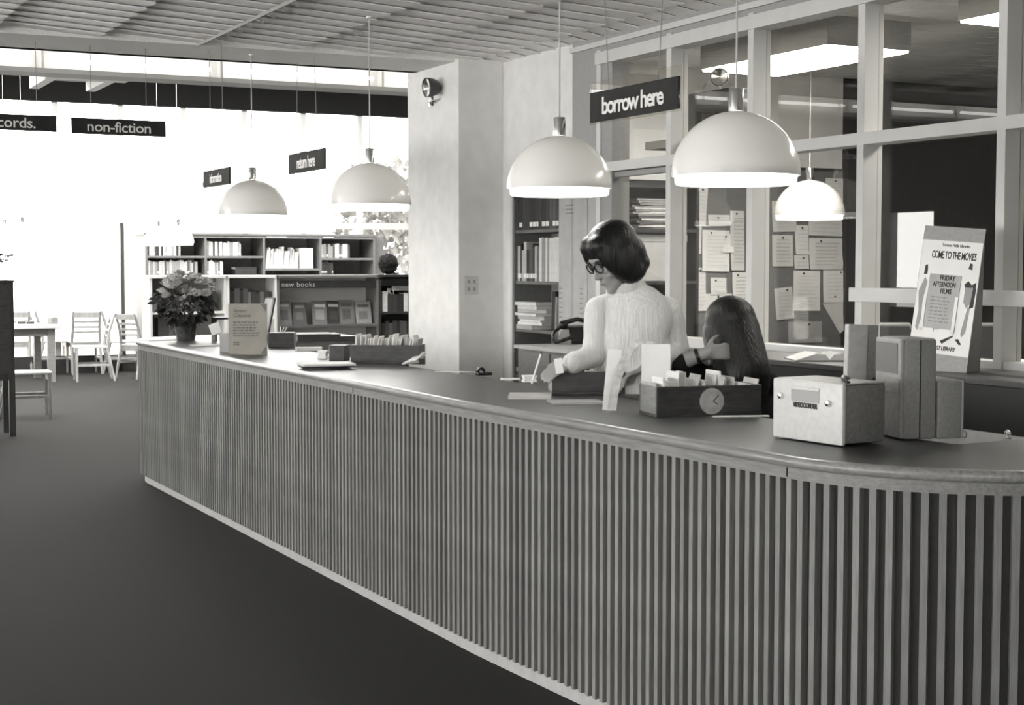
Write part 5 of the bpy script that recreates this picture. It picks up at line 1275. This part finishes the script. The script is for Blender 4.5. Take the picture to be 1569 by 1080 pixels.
sw = MB(); torso2(sw, 1.06); capsule(sw, sA, eA, 0.054, 0.047); capsule(sw, eA, eA + (wA - eA) * 0.06, 0.046, 0.042); capsule(sw, sB, eB, 0.054, 0.045); capsule(sw, eB, eB + (wB - eB) * 0.85, 0.045, 0.035)
for s in (-1, 1):
    a = Vector((nk.x + 0.02 + s * 0.09, 0.08, 0.54)); b = Vector((nk.x - 0.1 + s * 0.1, 0.48, 0.52)); capsule(sw, a, b, 0.092, 0.07); capsule(sw, b, b + Vector((0, 0.02, -0.4)), 0.068, 0.055)
blob('dark_clothes', sw, M_cloth, w2, 0.011, 5)
hr = MB()
hr.ball(h2 + Vector((0.012, 0.0, 0.035)), (0.112, 0.112, 0.108), sub=3)
capsule(hr, h2 + Vector((0.02, -0.005, -0.0)), wq(1136, 572, -0.06), 0.118, 0.12); capsule(hr, h2 + Vector((0.06, -0.03, -0.05)), wq(1150, 590, -0.08), 0.085, 0.075); capsule(hr, h2 + Vector((-0.04, 0.0, -0.02)), wq(1102, 560, -0.05), 0.07, 0.055)
capsule(hr, wq(1136, 572, -0.06), wq(1140, 612, -0.05), 0.115, 0.08)
blob('long_hair', hr, M_hair, w2, 0.009, 6)
ax = (wA - eA).normalized(); q = ax.to_track_quat('Z', 'X').to_matrix().to_4x4(); mid = eA + (wA - eA) * 0.66
MB().lathe([(0.031, -0.008), (0.035, -0.006), (0.035, 0.006), (0.031, 0.008)], 24, Matrix.Translation(mid) @ q, closed=True).build('bracelet', M_black, w2, smooth=True)
sc_ = thing('swivel_stool', 'dark office stool under the seated woman', 'chair', (p.x, p.y, 0) , -YAW)
cxs = nk.x + 0.02
MB().lathe([(0.0, 0.40), (0.19, 0.40), (0.2, 0.42), (0.19, 0.445), (0.0, 0.45)], 28, TR(cxs, 0.08, 0)).build('seat', M_black, sc_, smooth=True)
MB().tube([(cxs, 0.08, 0.05), (cxs, 0.08, 0.40)], 0.025, 10).build('pedestal', M_chrome, sc_)
for k in range(5):
    a = 2 * PI * k / 5; MB().tube([(cxs, 0.08, 0.07), (cxs + 0.25 * math.cos(a), 0.08 + 0.25 * math.sin(a), 0.02)], 0.018, 8).build('foot', M_chrome, sc_)
# ---- person beyond the low bookcases
p = at(603, 420, d=19.6)
w3 = thing('person', 'person with round curly dark hair and dark coat seen from behind, far back', 'person', (p.x, p.y, 0), -YAW)
S3 = 19.6 / F_PX
def wr(px, py, y=0.0): return Vector(((px - 603) * S3, y, at(px, py, d=19.6 + y).z))
h3 = wr(595, 406); HM3 = head_matrix(h3, (0.1, 0.95, -0.3))
bd = MB(); head_shapes(bd, HM3); nk3 = wr(603, 424); capsule(bd, nk3 + Vector((0, 0, -0.05)), h3, 0.055, 0.05)
def torso3(mb, k=1.0):
    zc = nk3.z
    mb.ball((nk3.x, 0, zc - 0.25), (0.18 * k, 0.12 * k, 0.2 * k), sub=3); mb.ball((nk3.x, 0, zc - 0.5), (0.165 * k, 0.12 * k, 0.2 * k), sub=3)
    capsule(mb, (nk3.x - 0.15, 0, zc - 0.09), (nk3.x + 0.16, 0, zc - 0.09), 0.062 * k, 0.062 * k); capsule(mb, (nk3.x, 0, zc - 0.09), (nk3.x, 0, zc), 0.1 * k, 0.06 * k)
torso3(bd, 0.9)
arms = []
for s in (-1, 1):
    a = Vector((nk3.x + s * 0.18, 0, nk3.z - 0.1)); b = a + Vector((s * 0.05, 0.03, -0.27)); c_ = b + Vector((-s * 0.04, 0.2, 0.05)); arms.append((a, b, c_))
    capsule(bd, a, b, 0.044, 0.038); capsule(bd, b, c_, 0.036, 0.026); hand(bd, c_, Vector((-s * 0.02, 0.1, 0)), (0, 0, -1), s, 0.4)
    capsule(bd, (nk3.x + s * 0.085, 0, 0.85), (nk3.x + s * 0.08, 0, 0.47), 0.085, 0.06); capsule(bd, (nk3.x + s * 0.08, 0, 0.47), (nk3.x + s * 0.08, 0, 0.08), 0.055, 0.038); capsule(bd, (nk3.x + s * 0.08, -0.03, 0.04), (nk3.x + s * 0.08, 0.14, 0.035), 0.04, 0.032)
blob('body', bd, M_skin, w3, 0.008, 4); face_parts(HM3, w3)
sw = MB(); torso3(sw, 1.06)
for i_, (a, b, c_) in enumerate(arms):
    s = (-1, 1)[i_]; capsule(sw, a, b, 0.058, 0.05); capsule(sw, b, b + (c_ - b) * 0.85, 0.05, 0.04)
    capsule(sw, (nk3.x + s * 0.085, 0, 0.85), (nk3.x + s * 0.08, 0, 0.47), 0.1, 0.075); capsule(sw, (nk3.x + s * 0.08, 0, 0.47), (nk3.x + s * 0.08, 0, 0.1), 0.07, 0.058)
blob('dark_coat', sw, M_cloth, w3, 0.012, 5)
hr = MB(); hr.ball(h3 + Vector((0, -0.01, 0.02)), (0.125, 0.125, 0.118), sub=3); hr.ball(h3 + Vector((0.0, -0.04, -0.05)), (0.1, 0.08, 0.07), sub=3)
r3 = random.Random(5)
for k in range(70):
    u = Vector((r3.gauss(0, 1), r3.gauss(0, 1) - 0.3, r3.gauss(0, 1) + 0.3)).normalized(); hr.ball(h3 + Vector((0, -0.01, 0.02)) + u * 0.115, 0.022, sub=1)
blob('curly_hair', hr, mat('curly_dark_hair', 0.012, 0.9, 0.4, 90, bump=0.6, spec=0.1), w3, 0.009, 2)
# ------------------------------------------------------------------ trees outside
def tree(label, loc, h, r, seed):
    rr = random.Random(seed); t = thing('tree', label, 'tree', loc, group='pale trees outside the far windows')
    MB().tube([(0, 0, 0), (0.1, 0, h * 0.4), (0, 0.1, h * 0.75)], [0.16, 0.12, 0.06], 8).build('trunk', M_wood2, t)
    cr = MB()
    for k in range(900):
        u = Vector((rr.gauss(0, 1), rr.gauss(0, 1), rr.gauss(0, 1))).normalized() * r * rr.random() ** 0.4; c = Vector((0, 0, h * 0.62)) + Vector((u.x, u.y, u.z * 0.8))
        M_ = Matrix.Translation(c) @ Euler((rr.uniform(0, 6), rr.uniform(0, 6), 0)).to_matrix().to_4x4()
        cr.add([(0, 0, 0), (0.14, 0.08, 0.02), (0.3, 0, 0), (0.14, -0.08, 0.02)], [(0, 1, 2, 3)], M_)
    cr.build('foliage', mat('outdoor_leaf', 0.12, 0.8, 0.4, 5), t)['kind'] = 'stuff'
q = at(625, 400, d=34); tree('pale leafy tree outside, seen left of the column', (q.x, q.y, -0.35), 4.6, 1.7, 1)
